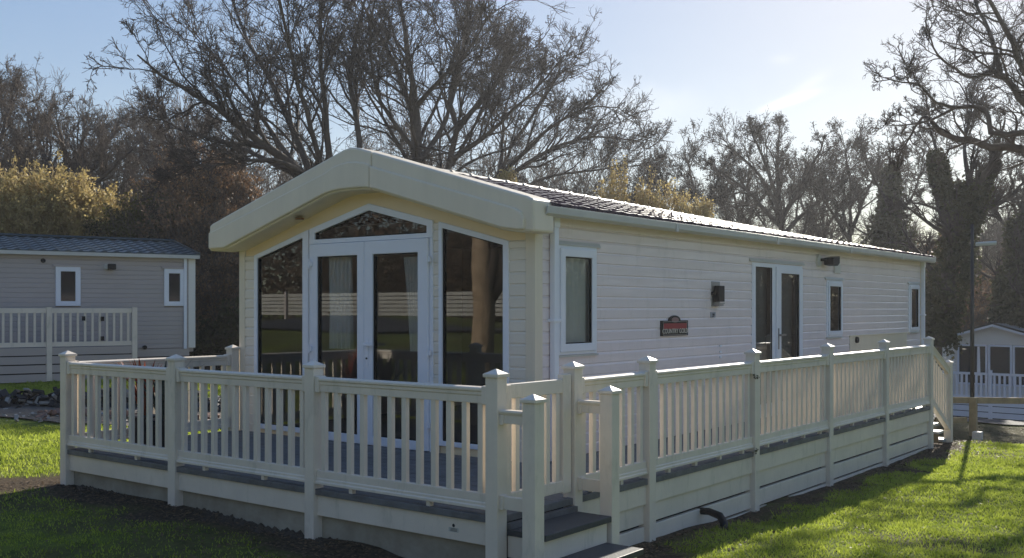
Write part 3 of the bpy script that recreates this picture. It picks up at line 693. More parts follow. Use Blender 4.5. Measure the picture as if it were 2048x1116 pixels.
# front steps
st = thing('front_steps', 'short flight of dark treads with two cream newel posts in front of the gate', 'steps', (-3.95, 5.8, -1.86))
MB().box(-4.235,-3.91,5.41,6.205,-1.51,-1.468).build('tread', M['decktread'], st, .005)
MB().box(-4.235,-3.645,5.30,6.20,-1.70,-1.658).build('tread', M['decktread'], st, .005)
MB().box(-4.235,-3.945,5.42,6.195,-1.657,-1.512).box(-4.235,-3.69,5.34,6.18,-1.98,-1.702).build('riser', M['pvc'], st, .003)
MB().box(-4.243,-4.20,5.41,6.205,-1.467,-1.43).build('threshold', M['deck'], st)
for y in (5.352, 6.272): post(st, -3.97, y, -.56)
for y in (5.352, 6.272):
    MB().rail((SX+.052,y,-.665),(-4.02,y,-.665),[(-.028,0),(-.034,-.012),(-.028,-.028),(-.02,-.03),(-.02,-.09),(.02,-.09),(.02,-.03),(.028,-.028),(.034,-.012),(.028,0)]).box(SX+.052,SX+.082,y-.03,y+.03,-.765,-.70).build('top_rail', M['pvc'], st, .003)
    MB().rail((SX+.052,y,-1.235),(-4.02,y,-1.235),[(-.02,0),(-.02,-.085),(.02,-.085),(.02,0)]).box(SX+.052,SX+.082,y-.028,y+.028,-1.325,-1.228).build('bottom_rail', M['pvc'], st, .003)
# rear steps, going down away from the eye
rs_ = thing('rear_steps', 'flight of steps with sloping cream handrail at the far end of the deck', 'steps', (-4.9, 15.8, -2.0))
for k in range(4):
    z = -1.53-.135*k; y0 = 15.29+.24*k
    MB().box(-5.40,-4.30,y0-.01,y0+.25,z-.035,z).build('tread', M['gutter'], rs_, .004)
    MB().box(-5.40,-4.31,y0+.0,y0+.02,z-.16,z-.037).build('riser', M['brick'] if 0 else M['wood'], rs_)
post(rs_, SX, 16.2, -.77); post(rs_, -5.42, 16.2, -.77)
for x in (SX,):
    MB().rail((x,15.255,-.50),(x,16.15,-.86),TOPP).build('handrail', M['pvc'], rs_, .003)
    MB().rail((x,15.255,-1.24),(x,16.15,-1.70),BOTP).build('bottom_rail', M['pvc'], rs_, .003)
    for i in range(7):
        y = 15.33+i*.12; u = (y-15.255)/.895
        inst('baluster', bal_mesh(.62, key='x'), rs_, (x, y, -1.25-.43*u))
t = tag(MB().tube([(-4.36,8.28,-1.80),(-4.20,8.27,-1.79),(-4.08,8.24,-1.81),(-4.02,8.2,-1.86),(-3.97,8.1,-1.93)], [.032,.032,.034,.036,.038], 12).build('drain_hose', M['black'], None, smooth=True), 'black corrugated drain hose poking out from under the skirting boards', 'hose')

# potted sword-leaf plants on the deck
def swords(name, label, x, y, n, m, h, seed, potm, lean=.5, wide=.022):
    rr = random.Random(seed); t = thing(name, label, 'potted plant', (x, y, ZD), group='potted plants on the deck')
    MB().tube([(x,y,ZD+.008),(x,y,ZD+.26),(x,y,ZD+.30),(x,y,ZD+.31)], [.10,.14,.155,.15], 20).build('pot', potm, t)
    mb = MB()
    for i in range(n):
        a = rr.uniform(0,6.28); l = h*rr.uniform(.55,1.1); ln = rr.uniform(.08,lean); w = wide*rr.uniform(.7,1.2); px_, py_ = -math.sin(a)*w, math.cos(a)*w
        pts = []; vs = []
        for k in range(7):
            u = k/6; r = l*ln*u**1.7*1.1; z = ZD+.28+l*(u-.25*ln*u**3)
            cx, cy_ = x+math.cos(a)*(r+.02), y+math.sin(a)*(r+.02); ww = (1-u**3)*(.5+.5*min(1,u*3))
            vs += [(cx-px_*ww, cy_-py_*ww, z),(cx+px_*ww, cy_+py_*ww, z)]
        mb.add(vs, [(2*k,2*k+1,2*k+3,2*k+2) for k in range(6)])
    mb.build('leaves', m, t)
swords('potted_plant', 'red sword-leaved plant in a dark pot behind the left railing panel', -9.32, 5.95, 34, M['redleaf'], .62, 3, M['slate'], .45, .03)
swords('potted_plant', 'dark striped sword-leaved plant in a black pot, right of the red one', -8.86, 5.86, 40, M['darkleaf'], .64, 8, M['black'], .75, .024)
# ------------------------------------------------------------------ left caravan (local frame: wall at y=0, far right corner at x=0, z=0 at its foot)
pA = pd(390, 618, 23.0)
na = thing('static_caravan', 'grey-pink static caravan with dark teal tiled roof on the left', 'caravan', (pA.x, pA.y, -1.45), math.atan2(.944, .331), local=True)
Z = lambda a: a+1.45
holesA = [(-2.886,-2.40,Z(.063),Z(.885)), (-.68,-.237,Z(.066),Z(.885))]
courses(MB(), 0, -1, 'y', -11.5, -.14, Z(-.86), Z(1.14), .1, holesA).build('side_wall', M['sidingA'], na)
MB().box(-11.5,-.02,.06,.1,.5,Z(1.14)).box(-.06,-.02,.1,4.0,.5,Z(1.14)).box(-11.5,-.02,3.95,4.0,.5,Z(1.14)).box(-11.5,-11.46,0,4,.5,Z(1.14)).prism([(0,Z(1.14)),(4.0,Z(1.14)),(2.0,Z(1.56))],'x',-.07,-.03).build('body', M['sidingA'], na)
MB().box(-.15,-.0,-.03,.1,Z(-.86),Z(1.13)).build('corner_trim', M['sidingB'], na)
MB().box(-.26,-.20,-.07,-.025,Z(-.88),Z(1.12)).build('downpipe', M['upvc'], na)
MB().box(-11.6,.06,-.16,-.04,Z(1.115),Z(1.19)).build('gutter', M['gutter'], na)
def roof_local(root, x0, x1, ye, yr, z_e, z_r, y2, m, rows=7, wave=.24):
    # runs along local x: build with tiled() then swap axes
    Va, qa = tiled(ye, yr, z_e, z_r, x0, x1, rows, wave, .02, .022)
    Vb, qb = tiled(y2, yr, z_e, z_r, x0, x1, rows, wave, .02, .022)
    V = np.concatenate([Va, Vb]); V = V[:, [1,0,2]]; q = np.concatenate([qa[:, ::-1], qb+len(Va)])
    return fobj('roof', fast_mesh('roof', V, q, m), root)
rA = roof_local(na, -11.6, .05, -.14, 2.0, Z(1.20), Z(1.60), 4.14, M['tileA'])
MB().tube([(-11.6,2.0,Z(1.63)),(.06,2.0,Z(1.63))], .05, 6).build('ridge_cap', M['tileA'], rA)
MB().rail((.05,-.14,Z(1.235)),(.05,2.0,Z(1.645)),[(-.03,-.09),(.03,-.09),(.03,.01),(-.03,.01)]).build('verge_trim', M['tileA'], rA)
for x0,x1,z0,z1 in holesA:
    w = MB().rectring(x0,x1,z0,z1,.1,'y',-.045,.05).build('window', M['upvc'], na, .006)
    pane('pane', [(x0+.09,z0+.09),(x1-.09,z0+.09),(x1-.09,z1-.09),(x0+.09,z1-.09)], 'y', -.012, w, 'farglass')
    MB().box(x0-.05,x1+.05,-.06,-.005,z1,z1+.04).build('drip_hood', M['sidingA'], w)
t = MB().tube([(-1.88,-.01,Z(.90)),(-1.88,-.07,Z(.90))],[.075,.06],14).build('light_mount', M['gutter'], na)
MB().box(-1.87,-1.72,-.20,-.07,Z(.84),Z(.96)).build('floodlight', M['black'], t, .01)
MB().tube([(-3.12,-.01,Z(1.0)),(-3.12,-.06,Z(1.0))],[.05,.04],12).build('vent', M['black'], na)
mb = MB()
for k in range(3): mb.box(-3.4+0,-.14,-.045,-.01,Z(-.87)-.185*k-.165,Z(-.87)-.185*k)
mb.build('skirting', M['sidingA'], na)
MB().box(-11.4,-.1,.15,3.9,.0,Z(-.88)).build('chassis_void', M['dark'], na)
MB().tube([(-1.1,-.04,Z(-.83)),(-1.1,-.09,Z(-.83))],.045,12).build('outlet', M['black'], na)
# its deck and railing
nd = thing('decking', 'grey-white boarded deck in front of the left caravan', 'decking', (pA.x, pA.y, -1.45), math.atan2(.944, .331), local=True)
MB().box(-11.4,-1.50,-1.0,-.06,Z(-.80),Z(-.765)).build('deck_boards', M['deck'], nd)
mb = MB(); rr = random.Random(8)
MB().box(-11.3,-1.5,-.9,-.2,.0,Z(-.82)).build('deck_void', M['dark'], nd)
for seg0, seg1 in ((-11.4,-7.1),(-7.06,-5.0),(-4.96,-3.2),(-3.12,-1.5)):
    z = Z(-.765)
    for k in range(4):
        g = (.0,.022,.024,.026)[k]; mb.box(seg0, seg1, -1.03, -1.0, z-g-.15, z-g); z -= .15+g
mb.build('skirting_board', M['sidingA'], nd)
nr = thing('deck_railing', 'white railing with black latches on the left caravan deck', 'railing', (pA.x, pA.y, -1.45), math.atan2(.944, .331), local=True)
for x in (-9.6,-7.1,-5.08,-3.16,-1.53):
    MB().box(x-.05,x+.05,-1.04,-.93,.02,Z(.035)).build('post', M['pvc'], nr)
for x0,x1 in ((-9.55,-7.15),(-7.05,-5.13),(-5.03,-3.21),(-3.11,-1.58)):
    MB().box(x0,x1,-1.01,-.95,Z(-.08),Z(.015)).build('top_rail', M['pvc'], nr); MB().box(x0,x1,-1.0,-.96,Z(-.75),Z(-.66)).build('bottom_rail', M['pvc'], nr)
    n = round((x1-x0)/.145)
    bm_ = bal_mesh(.60)
    for i in range(n): inst('baluster', bm_, nr, (x0+(i+.5)*(x1-x0)/n, -.98, Z(-.68)))
for x, z in ((-2.52,-.19),(-2.16,-.20),(-2.16,-.60)): MB().box(x-.03,x+.03,-1.04,-1.0,Z(z)-.045,Z(z)+.045).build('latch', M['black'], nr)
# rubble in front of it
def chunks(name, label, cat, n, lat0, lat1, d0, d1, smin, smax, m, seed, h=.0):
    rr = random.Random(seed); mb = MB()
    for i in range(n):
        la = rr.uniform(lat0, lat1); de = rr.gauss((d0+d1)/2, (d1-d0)/4); x, y = cam2w(la, de)
        hump = max(0, 1-abs(de-(d0+d1)/2)/((d1-d0)/2))
        z = g1(x, y)+rr.uniform(0, h)*hump+.02; s = rr.uniform(smin, smax)
        Mx = Matrix.Rotation(rr.uniform(0,6.3),3,'Z') @ Matrix.Rotation(rr.gauss(0,.6),3,'X') @ Matrix.Rotation(rr.gauss(0,.5),3,'Y')
        a, b, c = s*rr.uniform(.5,1), s*rr.uniform(.4,.8), s*rr.uniform(.08,.4)
        vs = [Vector((x,y,z))+Mx @ Vector((sx*a*rr.uniform(.7,1), sy*b*rr.uniform(.7,1), sz*c)) for sx,sy,sz in ((-1,-1,-1),(1,-1,-1),(1,1,-1),(-1,1,-1),(-1,-1,1),(1,-1,1),(1,1,1),(-1,1,1))]
        mb.add(vs, [(0,3,2,1),(4,5,6,7),(0,1,5,4),(1,2,6,5),(2,3,7,6),(3,0,4,7)])
    return tag(mb.build(name, m), label, cat, kind='stuff')
chunks('slate_rubble', 'low heap of broken dark slates beside the gravel path', 'rubble', 420, -9.5, -3.4, 16.3, 17.3, .05, .16, M['slate'], 1, .26)
chunks('pale_rubble', 'pale stones scattered over the heap of dark slates', 'rubble', 80, -9.5, -3.4, 16.2, 17.3, .04, .11, M['paleslate'], 2, .28)
chunks('brick_rubble', 'broken red and pale bricks lying on the path left of the decking', 'rubble', 90, -7.2, -4.2, 14.9, 15.9, .05, .11, M['brick'], 3, .08)
chunks('path_stones', 'small stones lying along the gravel path', 'stones', 260, -9.5, -3.4, 14.5, 16.2, .02, .06, M['paleslate'], 6, .02)

# ------------------------------------------------------------------ right caravan down the slope
lx, ly = cam2w(15.25, 36.5); zB = -3.75
nb = thing('static_caravan', 'white gable-fronted static caravan down the slope at the right edge', 'caravan', (lx, ly, zB), R(-6.03), local=True)
Z = lambda a: a-zB
HW = 1.77
M['paletile'] = mat('glare_painted_tile', (.30,.29,.28), .6, .35, 8)  # roof glare painted in as a paler tile colour
courses(MB(), 0, -1, 'y', 0, .50, Z(-3.0), Z(-1.06), .11).build('front_siding', M['sidingB'], nb)
MB().prism([(.50,Z(-1.22)),(2*HW,Z(-1.22)),(2*HW,Z(-1.06)),(HW,Z(-.60)),(0,Z(-1.06)),(0,Z(-1.06)),(.50,Z(-1.06))],'y',-.01,.05).box(0,.05,.06,11,Z(-3.0),Z(-1.05)).box(2*HW-.05,2*HW,.06,11,Z(-3.0),Z(-1.05)).box(0,2*HW,11,11.05,Z(-3.0),Z(-1.05)).box(.5,2*HW,.001,.05,Z(-3.1),Z(-2.6)).build('body', M['sidingB'], nb)
rB = MB().rail((-.15,-.25,Z(-1.05)),(-.15,11.2,Z(-1.05)),[(0,0),(0,-.06),(-.0,-.06),(0,0)]) and None
Vr, qr = tiled(-.18, HW, Z(-1.05), Z(-.50), -.22, 11.2, 7, .24, .02, .022); Vr2, qr2 = tiled(2*HW+.18, HW, Z(-1.05), Z(-.50), -.22, 11.2, 7, .24, .02, .022)
rB = fobj('roof', fast_mesh('roof', np.concatenate([Vr, Vr2]), np.concatenate([qr, qr2[:, ::-1]+len(Vr)]), M['paletile']), nb)
MB().prism([(-.2,Z(-1.08)),(-.2,Z(-1.02)),(HW,Z(-.46)),(2*HW+.2,Z(-1.02)),(2*HW+.2,Z(-1.08)),(HW,Z(-.52))],'y',-.26,-.19).build('bargeboard', M['steel'], rB)
MB().prism([(-.2,Z(-1.15)),(-.2,Z(-1.083)),(HW,Z(-.523)),(2*HW+.2,Z(-1.083)),(2*HW+.2,Z(-1.15)),(HW,Z(-.60))],'y',-.255,-.20).build('white_trim', M['upvc'], rB)
for x0,x1 in ((.52,1.53),(1.56,2.33),(2.36,3.25)):
    w = MB().rectring(x0,x1,Z(-2.62),Z(-1.23),.06,'y',-.04,.04).build('window', M['upvc'], nb)
    pane('pane', [(x0+.05,Z(-2.58)),(x1-.05,Z(-2.58)),(x1-.05,Z(-1.28)),(x0+.05,Z(-1.28))], 'y', .0, w, 'farglass')
    if x0 < 1: MB().box(1.02,1.06,-.035,.03,Z(-2.58),Z(-1.28)).build('mullion', M['upvc'], w)
t = MB(); t.add([(1.18,-.004,Z(-2.3)),(1.30,-.004,Z(-2.3)),(1.27,-.004,Z(-1.3)),(1.19,-.004,Z(-1.3))],[(0,1,2,3)])
t.build('tied_curtain', M['curtain'], nb)
nbd = thing('decking', 'white boarded deck in front of the right caravan', 'decking', (lx, ly, zB), R(-6.03), local=True)
MB().box(.3,5,-1.25,-.05,Z(-3.06),Z(-3.02)).build('deck_boards', M['deck'], nbd)
mb = MB()
for k in range(3): mb.box(.3,5,-1.28,-1.25,Z(-3.04)-.2*k-.175,Z(-3.04)-.2*k)
mb.build('skirting_board', M['upvc'], nbd)
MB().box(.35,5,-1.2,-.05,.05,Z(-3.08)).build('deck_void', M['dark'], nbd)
nbr = thing('deck_railing', 'white picket railing in front of the right caravan windows', 'railing', (lx, ly, zB), R(-6.03), local=True)
for x in (.35,2.05,3.75): MB().box(x-.05,x+.05,-1.29,-1.19,.0,Z(-2.03)).build('post', M['upvc'], nbr)
for x0,x1 in ((.4,2.0),(2.1,3.7)):
    MB().box(x0,x1,-1.27,-1.21,Z(-2.20),Z(-2.12)).build('top_rail', M['upvc'], nbr); MB().box(x0,x1,-1.27,-1.21,Z(-3.0),Z(-2.9)).build('bottom_rail', M['upvc'], nbr)
    k = ('upvc',)
    if k not in _bal:
        o = MB().box(-.035,.035,-.02,.02,0,.70).build('baluster', M['upvc'], None); _bal[k] = o.data; bpy.data.objects.remove(o)
    for i in range(10): inst('baluster', _bal[k], nbr, (x0+(i+.5)*.16, -1.24, Z(-2.9)))

# timber rail, lamp post and small stump at the end of the right lawn
fz = lambda la, de: g1(*cam2w(la, de))
tf = thing('timber_fence', 'low pale timber post and rail fence between the right lawn and the road', 'fence', (*cam2w(7.6, 17.0), -2.1))
def cw(la, de, z): x, y = cam2w(la, de); return (x, y, z)
MB().rail(cw(7.15,17.05,-1.455), cw(11.5,17.0,-1.50), [(-.03,0),(-.03,-.10),(.03,-.10),(.03,0)]).build('rail', M['wood'], tf, .004)
MB().rail(cw(7.0,17.05,-1.79), cw(7.52,17.05,-1.79), [(-.03,0),(-.03,-.09),(.03,-.09),(.03,0)]).build('rail', M['wood'], tf, .004)
for la in (7.61, 10.4):
    c = cw(la, 17.0, 0); MB().box(c[0]-.055,c[0]+.055,c[1]-.055,c[1]+.055,-2.4,-1.46).build('post', M['wood'], tf, .006)
c = cw(7.50, 16.6, 0)
tag(MB().box(c[0]-.07,c[0]+.07,c[1]-.07,c[1]+.07,-2.3,-1.975).build('marker_post', M['pvc'], None, .01), 'short stubby cream post at the foot of the timber fence', 'post')
lp = thing('lamp_post', 'tall dark lamp post with a flat lamp head near the right edge', 'lamp post', cw(7.86, 17.6, -2.1))
c = cw(7.86, 17.6, 0)
MB().tube([(c[0],c[1],-2.4),(c[0],c[1],-.4),(c[0],c[1],1.45)],[.036,.034,.024],12).build('pole', M['steel'], lp, smooth=True)
e = cw(8.16, 17.5, 1.10)
MB().tube([(c[0],c[1],1.05),(c[0]*.5+e[0]*.5,c[1]*.5+e[1]*.5,1.09),e],.02,8).build('arm', M['steel'], lp)
MB().rail(cw(7.9,17.55,1.115), cw(8.2,17.45,1.13), [(-.07,0),(-.06,-.045),(.06,-.045),(.07,0),(.04,.02),(-.04,.02)]).build('lamp_head', M['gutter'], lp, .008)

# ------------------------------------------------------------------ behind the camera, mirrored in the panes
rf_ = thing('board_fence', 'long white horizontal board fence mirrored in the front windows', 'fence', (-14, -17, -.3))
mb = MB()
for k in range(6): mb.box(-45,20,-17.02,-16.98,-.28+.17*k,-.28+.17*k+.135)
mb.build('fence_boards', mat('weathered_white_board', (.42,.41,.38), .7, .3, 2), rf_)
for x in range(-44, 20, 6): MB().box(x-.06,x+.06,-16.97,-16.87,-.8,.82).build('post', M['sidingA'], rf_)

# ------------------------------------------------------------------ trees
def nrm(a): return a/np.maximum(np.linalg.norm(a, axis=-1, keepdims=True), 1e-9)
def tubes_np(P, Rr, S):
    N, K, _ = P.shape
    T = np.empty_like(P); T[:,1:-1] = P[:,2:]-P[:,:-2]; T[:,0] = P[:,1]-P[:,0]; T[:,-1] = P[:,-1]-P[:,-2]; T = nrm(T)
    ref = np.where(np.abs(T[...,2:3]) < .9, np.array([0,0,1.]), np.array([1.,0,0]))
    U = nrm(np.cross(T, ref)); W = np.cross(T, U)
    a = 2*np.pi*np.arange(S)/S
    V = P[:,:,None]+(U[:,:,None]*np.cos(a)[None,None,:,None]+W[:,:,None]*np.sin(a)[None,None,:,None])*Rr[:,:,None,None]
    ii = np.arange(N*K*S).reshape(N, K, S); jj = np.roll(ii, -1, axis=2)
    q = np.stack([ii[:,:-1], jj[:,:-1], jj[:,1:], ii[:,1:]], -1).reshape(-1, 4)
    return V.reshape(-1, 3), q
def spawn(P, Rr, Ln, n, rs, tmin=.15, ang=(.55,.2), ratio=.55, K=5, wig=.25, up=.08, rr=.6, outw=0, rmin=.006, tipr=.35):
    N, Kp, _ = P.shape
    t = tmin+(1-tmin)*rs.rand(N, n)**.85; k = t*(Kp-1); i = np.minimum(k.astype(int), Kp-2); f = k-i; I = np.arange(N)[:,None]
    pos = P[I,i]*(1-f[...,None])+P[I,i+1]*f[...,None]; tan = nrm(P[I,i+1]-P[I,i]); r0 = (Rr[I,i]*(1-f)+Rr[I,i+1]*f)*rr
    pos = pos.reshape(-1,3); tan = tan.reshape(-1,3); r0 = np.maximum(r0.ravel(), rmin*1.2)
    L = (Ln[:,None]*ratio*(1.15-.6*t)*rs.uniform(.55,1.3,(N,n))).ravel()
    rnd = rs.normal(size=pos.shape); rnd -= (rnd*tan).sum(-1, keepdims=True)*tan; perp = nrm(rnd)
    a = rs.normal(ang[0], ang[1], len(pos))[:,None]
    d = nrm(np.cos(a)*tan+np.sin(a)*perp)
    Q = np.empty((len(pos), K, 3)); Q[:,0] = pos; step = (L/(K-1))[:,None]
    for j in range(1, K):
        d = nrm(d+rs.normal(size=d.shape)*wig+np.array([0,0,up])); Q[:,j] = Q[:,j-1]+d*step
    u = np.linspace(0, 1, K)[None]
    return Q, np.maximum(r0[:,None]*(1-u*(1-tipr)), rmin), L
def refine(pts, m, rs, wob):
    pts = np.array(pts, dtype=float); out = []
    n = len(pts)
    for i in range(n-1):
        p0 = pts[max(i-1,0)]; p1 = pts[i]; p2 = pts[i+1]; p3 = pts[min(i+2,n-1)]
        for t in np.linspace(0,1,m,endpoint=False): out.append(.5*((2*p1)+(-p0+p2)*t+(2*p0-5*p1+4*p2-p3)*t*t+(-p0+3*p1-3*p2+p3)*t**3))
    out.append(pts[-1]); out = np.array(out); out[1:-1] += rs.normal(size=out[1:-1].shape)*wob; return out
def tree_from_limbs(name, label, limbs, base, levels, seed, group=None, barkm='bark', twigm='twig', leaves=None):
    """limbs: list of (points, r0, r1) laid out by hand in the world; twigs are grown from them"""
    rs = np.random.RandomState(seed)
    root = thing(name, label, 'tree', base, group=group); b = np.array(base)
    KP = 13; LP = []; LR = []; LL = []
    for pts, r0, r1 in limbs:
        q = refine(pts, 6, rs, r0*.22)
        d = np.concatenate([[0], np.cumsum(np.linalg.norm(np.diff(q, axis=0), axis=1))]); s = np.linspace(0, d[-1], KP)
        q = np.stack([np.interp(s, d, q[:,k]) for k in range(3)], -1)
        LP.append(q); LR.append(r0+(r1-r0)*np.linspace(0,1,KP)**.8); LL.append(d[-1])
    P, Rr, Ln = np.array(LP), np.array(LR), np.array(LL)
    V, q = tubes_np(P-b, Rr, 9)
    fobj('trunk', fast_mesh('trunk', V, q, M[barkm], smooth=True), root)
    VV = []; QQ = []; off = 0; first = True; allP = []
    for lv in levels:
        lv = dict(lv); S = lv.pop('S', 3); n = lv.pop('n')
        P, Rr, Ln = spawn(P, Rr, Ln, n, rs, **lv)
        ok = P[:,-1,2] > g1(*base[:2])+.8; P, Rr, Ln = P[ok], Rr[ok], Ln[ok]
        V, q = tubes_np(P-b, Rr, S); VV.append(V); QQ.append(q+off); off += len(V)
    cr = fobj('crown', fast_mesh('crown', np.concatenate(VV), np.concatenate(QQ), M[twigm]), root)
    if leaves:
        m, frac, size, spread, nm = leaves
        tips = P[:, -1]; tips = tips[rs.rand(len(tips)) < frac]
        leaf_obj(nm, tips-b, size, spread, m, root, rs)
    return root
def leaf_quads(C, size, rs, flat=0):
    n = len(C); u = nrm(rs.normal(size=(n,3))); w = nrm(np.cross(u, rs.normal(size=(n,3))))
    s = (size*rs.uniform(.5,1.4,n))[:,None]; u = u*s; w = w*s*.62
    V = np.stack([C-u, C-w, C+u, C+w], 1).reshape(-1,3); return V, np.arange(4*n).reshape(n,4)
def leaf_obj(nm, C, size, spread, m, root, rs, k=3):
    C = np.repeat(C, k, 0)+rs.normal(size=(len(C)*k,3))*spread
    V, q = leaf_quads(C, size, rs); return fobj(nm, fast_mesh(nm, V, q, M[m]), root)

LV = [dict(n=15, ratio=.40, K=8, wig=.17, up=.07, ang=(.55,.16), S=5, rr=.55, tmin=.10, rmin=.013, tipr=.2),
      dict(n=8, ratio=.50, K=6, wig=.24, up=.06, ang=(.6,.18), S=4, rr=.6, tmin=.12, rmin=.009, tipr=.3),
      dict(n=7, ratio=.55, K=5, wig=.28, up=.05, ang=(.65,.2), S=3, rr=.65, tmin=.16, rmin=.0065),
      dict(n=3, ratio=.65, K=4, wig=.25, up=.05, ang=(.6,.2), S=3, rr=.7, tmin=.25, rmin=.0055)]
def limb(pxs, D, r0, r1, dd=0):
    r0 *= .58; r1 *= .5; n = len(pxs); return ([tuple(pd(x, y, D+dd*i/(n-1))) for i, (x, y) in enumerate(pxs)], r0, r1)
# central oak group
D = 29
oak = [limb([(690,640),(670,500),(640,400),(600,345)],D,.42,.30), limb([(600,345),(500,270),(430,215),(345,165),(275,110)],D,.26,.04,-4),
       limb([(640,400),(560,200),(490,70),(450,-60)],D,.22,.05,3), limb([(610,360),(480,295),(370,262),(300,225)],D,.17,.03,2),
       limb([(660,430),(655,250),(640,90),(650,-90)],D,.22,.05,-2), limb([(680,470),(720,300),(700,140),(745,-60)],D,.22,.05,2),
       limb([(620,365),(560,320),(430,330),(340,330)],D,.13,.03,-3), limb([(600,345),(520,230),(450,140),(385,60)],D,.15,.03,4),
       limb([(655,380),(600,180),(560,0),(560,-100)],D,.16,.04,-5)]
tree_from_limbs('bare_oak_tree', 'biggest bare oak fanning up behind the gable of the middle caravan', oak, tuple(pd(690,618,D)*1+Vector((0,0,-1.9))), LV, 1)
D = 31
oak2 = [limb([(850,640),(828,420),(835,250),(815,100),(790,-60)],D,.36,.10,0), limb([(835,260),(790,130),(730,20),(700,-60)],D,.16,.04,2), limb([(835,210),(890,150),(945,90),(990,10)],D,.15,.03,-3),
        limb([(830,300),(760,200),(740,80),(760,-40)],D,.14,.03,-3), limb([(835,330),(900,220),(930,60),(940,-60)],D,.16,.04,3)]
tree_from_limbs('bare_oak_tree', 'upright bare oak right of the biggest oak, behind the ridge of the middle caravan', oak2, tuple(pd(850,618,D)+Vector((0,0,-1.9))), LV, 2)
D = 33
oak3 = [limb([(880,640),(890,380),(918,260),(900,190),(930,90),(945,0)],D,.32,.07), limb([(915,260),(970,190),(1020,130),(1055,75)],D,.17,.03,2), limb([(905,320),(985,260),(1060,190),(1130,110)],D,.17,.03,-2),
        limb([(905,330),(1000,150),(1005,70)],D,.12,.03,3)]
tree_from_limbs('bare_oak_tree', 'leaning bare oak behind the middle of the long roof', oak3, tuple(pd(880,618,D)+Vector((0,0,-1.9))), LV, 3)
D = 36
oak4 = [limb([(940,640),(975,400),(1030,290),(1080,210),(1120,140)],D,.32,.05), limb([(985,380),(1080,310),(1180,275),(1285,285)],D,.19,.04,2), limb([(1000,350),(1110,250),(1180,215),(1240,215)],D,.17,.03,-2),
        limb([(960,430),(1080,360),(1190,340),(1300,330)],D,.15,.03,3), limb([(1000,350),(1010,220),(1045,120)],D,.15,.03,3)]
tree_from_limbs('bare_oak_tree', 'low spreading bare oak reaching right over the long roof', oak4, tuple(pd(940,618,D)+Vector((0,0,-1.9))), LV, 4)
# left group
D = 40
t5 = [limb([(150,640),(120,420)],D,.6,.48), limb([(120,420),(60,340),(25,270),(10,220)],D,.34,.07,2), limb([(120,420),(130,320),(115,240)],D,.32,.07,-2), limb([(125,420),(185,340),(225,270),(235,250)],D,.30,.07,2),
      limb([(120,400),(10,350),(-60,300)],D,.2,.05,-2), limb([(130,410),(210,350),(265,300)],D,.25,.06,-3), limb([(120,400),(80,290),(65,215)],D,.28,.07,5), limb([(125,400),(160,300),(170,235)],D,.26,.06,4)]
tree_from_limbs('bare_tree', 'round-headed bare tree at the left, above the left caravan roof', t5, tuple(pd(150,618,D)+Vector((0,0,-1.5))), LV, 5, twigm='twigwarm')
D = 38
t6 = [limb([(-60,640),(-50,400),(-40,280),(-20,190)],D,.42,.08), limb([(-50,420),(-10,310),(15,230),(25,190)],D,.24,.06,2), limb([(-50,440),(20,360),(60,300)],D,.22,.05,-2), limb([(-48,340),(-40,230),(-25,170)],D,.22,.05,-3)]
tree_from_limbs('bare_tree', 'bare tree cut by the left edge of the view', t6, tuple(pd(-60,618,D)+Vector((0,0,-1.5))), LV, 6, twigm='twigwarm')
D = 42
t7 = [limb([(330,640),(330,430),(310,330),(280,260)],D,.3,.06), limb([(330,430),(370,330),(400,260)],D,.2,.05,2), limb([(330,450),(440,360),(500,300)],D,.18,.04,-2), limb([(330,460),(270,380),(230,310)],D,.18,.04,2), limb([(330,420),(345,300),(330,250)],D,.16,.04,-3)]
tree_from_limbs('bare_tree', 'lower bare tree between the round-headed tree and the biggest oak', t7, tuple(pd(330,618,D)+Vector((0,0,-1.5))), LV, 7, twigm='twigwarm')
# right of centre: broad trees with dark seed cones
D = 44; LV2 = [dict(LV[0], ratio=.36, n=13)]+[dict(l) for l in LV[1:3]]+[dict(LV[3], n=3)]
t8 = [limb([(1575,640),(1560,430),(1500,330),(1450,290)],D,.36,.07), limb([(1560,440),(1555,330),(1560,255)],D,.25,.05,2), limb([(1562,440),(1620,340),(1650,270)],D,.23,.05,-2), limb([(1565,470),(1670,370),(1730,310)],D,.2,.05,3),
      limb([(1560,450),(1490,380),(1420,330)],D,.2,.05,-3), limb([(1555,400),(1520,300),(1500,260)],D,.17,.05,-2)]
tree_from_limbs('alder_tree', 'broad bare tree dotted with dark cones, above the far half of the long roof', t8, tuple(pd(1575,618,D)+Vector((0,0,-2.2))), LV2, 8, leaves=('bud', .30, .028, .06, 'seed_cones'))
t8b = [limb([(1400,640),(1400,440),(1380,350),(1370,310)],D+2,.28,.06), limb([(1400,450),(1440,350),(1460,310)],D+2,.18,.05,2), limb([(1400,460),(1340,380),(1310,330)],D+2,.17,.04,-2)]
tree_from_limbs('alder_tree', 'smaller bare tree with dark cones behind the golden bush tips', t8b, tuple(pd(1400,618,D+2)+Vector((0,0,-2.2))), LV2, 9, leaves=('bud', .30, .028, .06, 'seed_cones'))
t8c = [limb([(1700,640),(1700,460),(1700,360),(1690,300)],D+1,.28,.06), limb([(1700,470),(1740,370),(1770,320)],D+1,.18,.05,2), limb([(1700,480),(1650,400),(1630,330)],D+1,.17,.04,-2)]
tree_from_limbs('alder_tree', 'bare cone-bearing tree left of the ivy column', t8c, tuple(pd(1700,618,D+1)+Vector((0,0,-2.2))), LV2, 10, leaves=('bud', .30, .028, .07, 'seed_cones'))
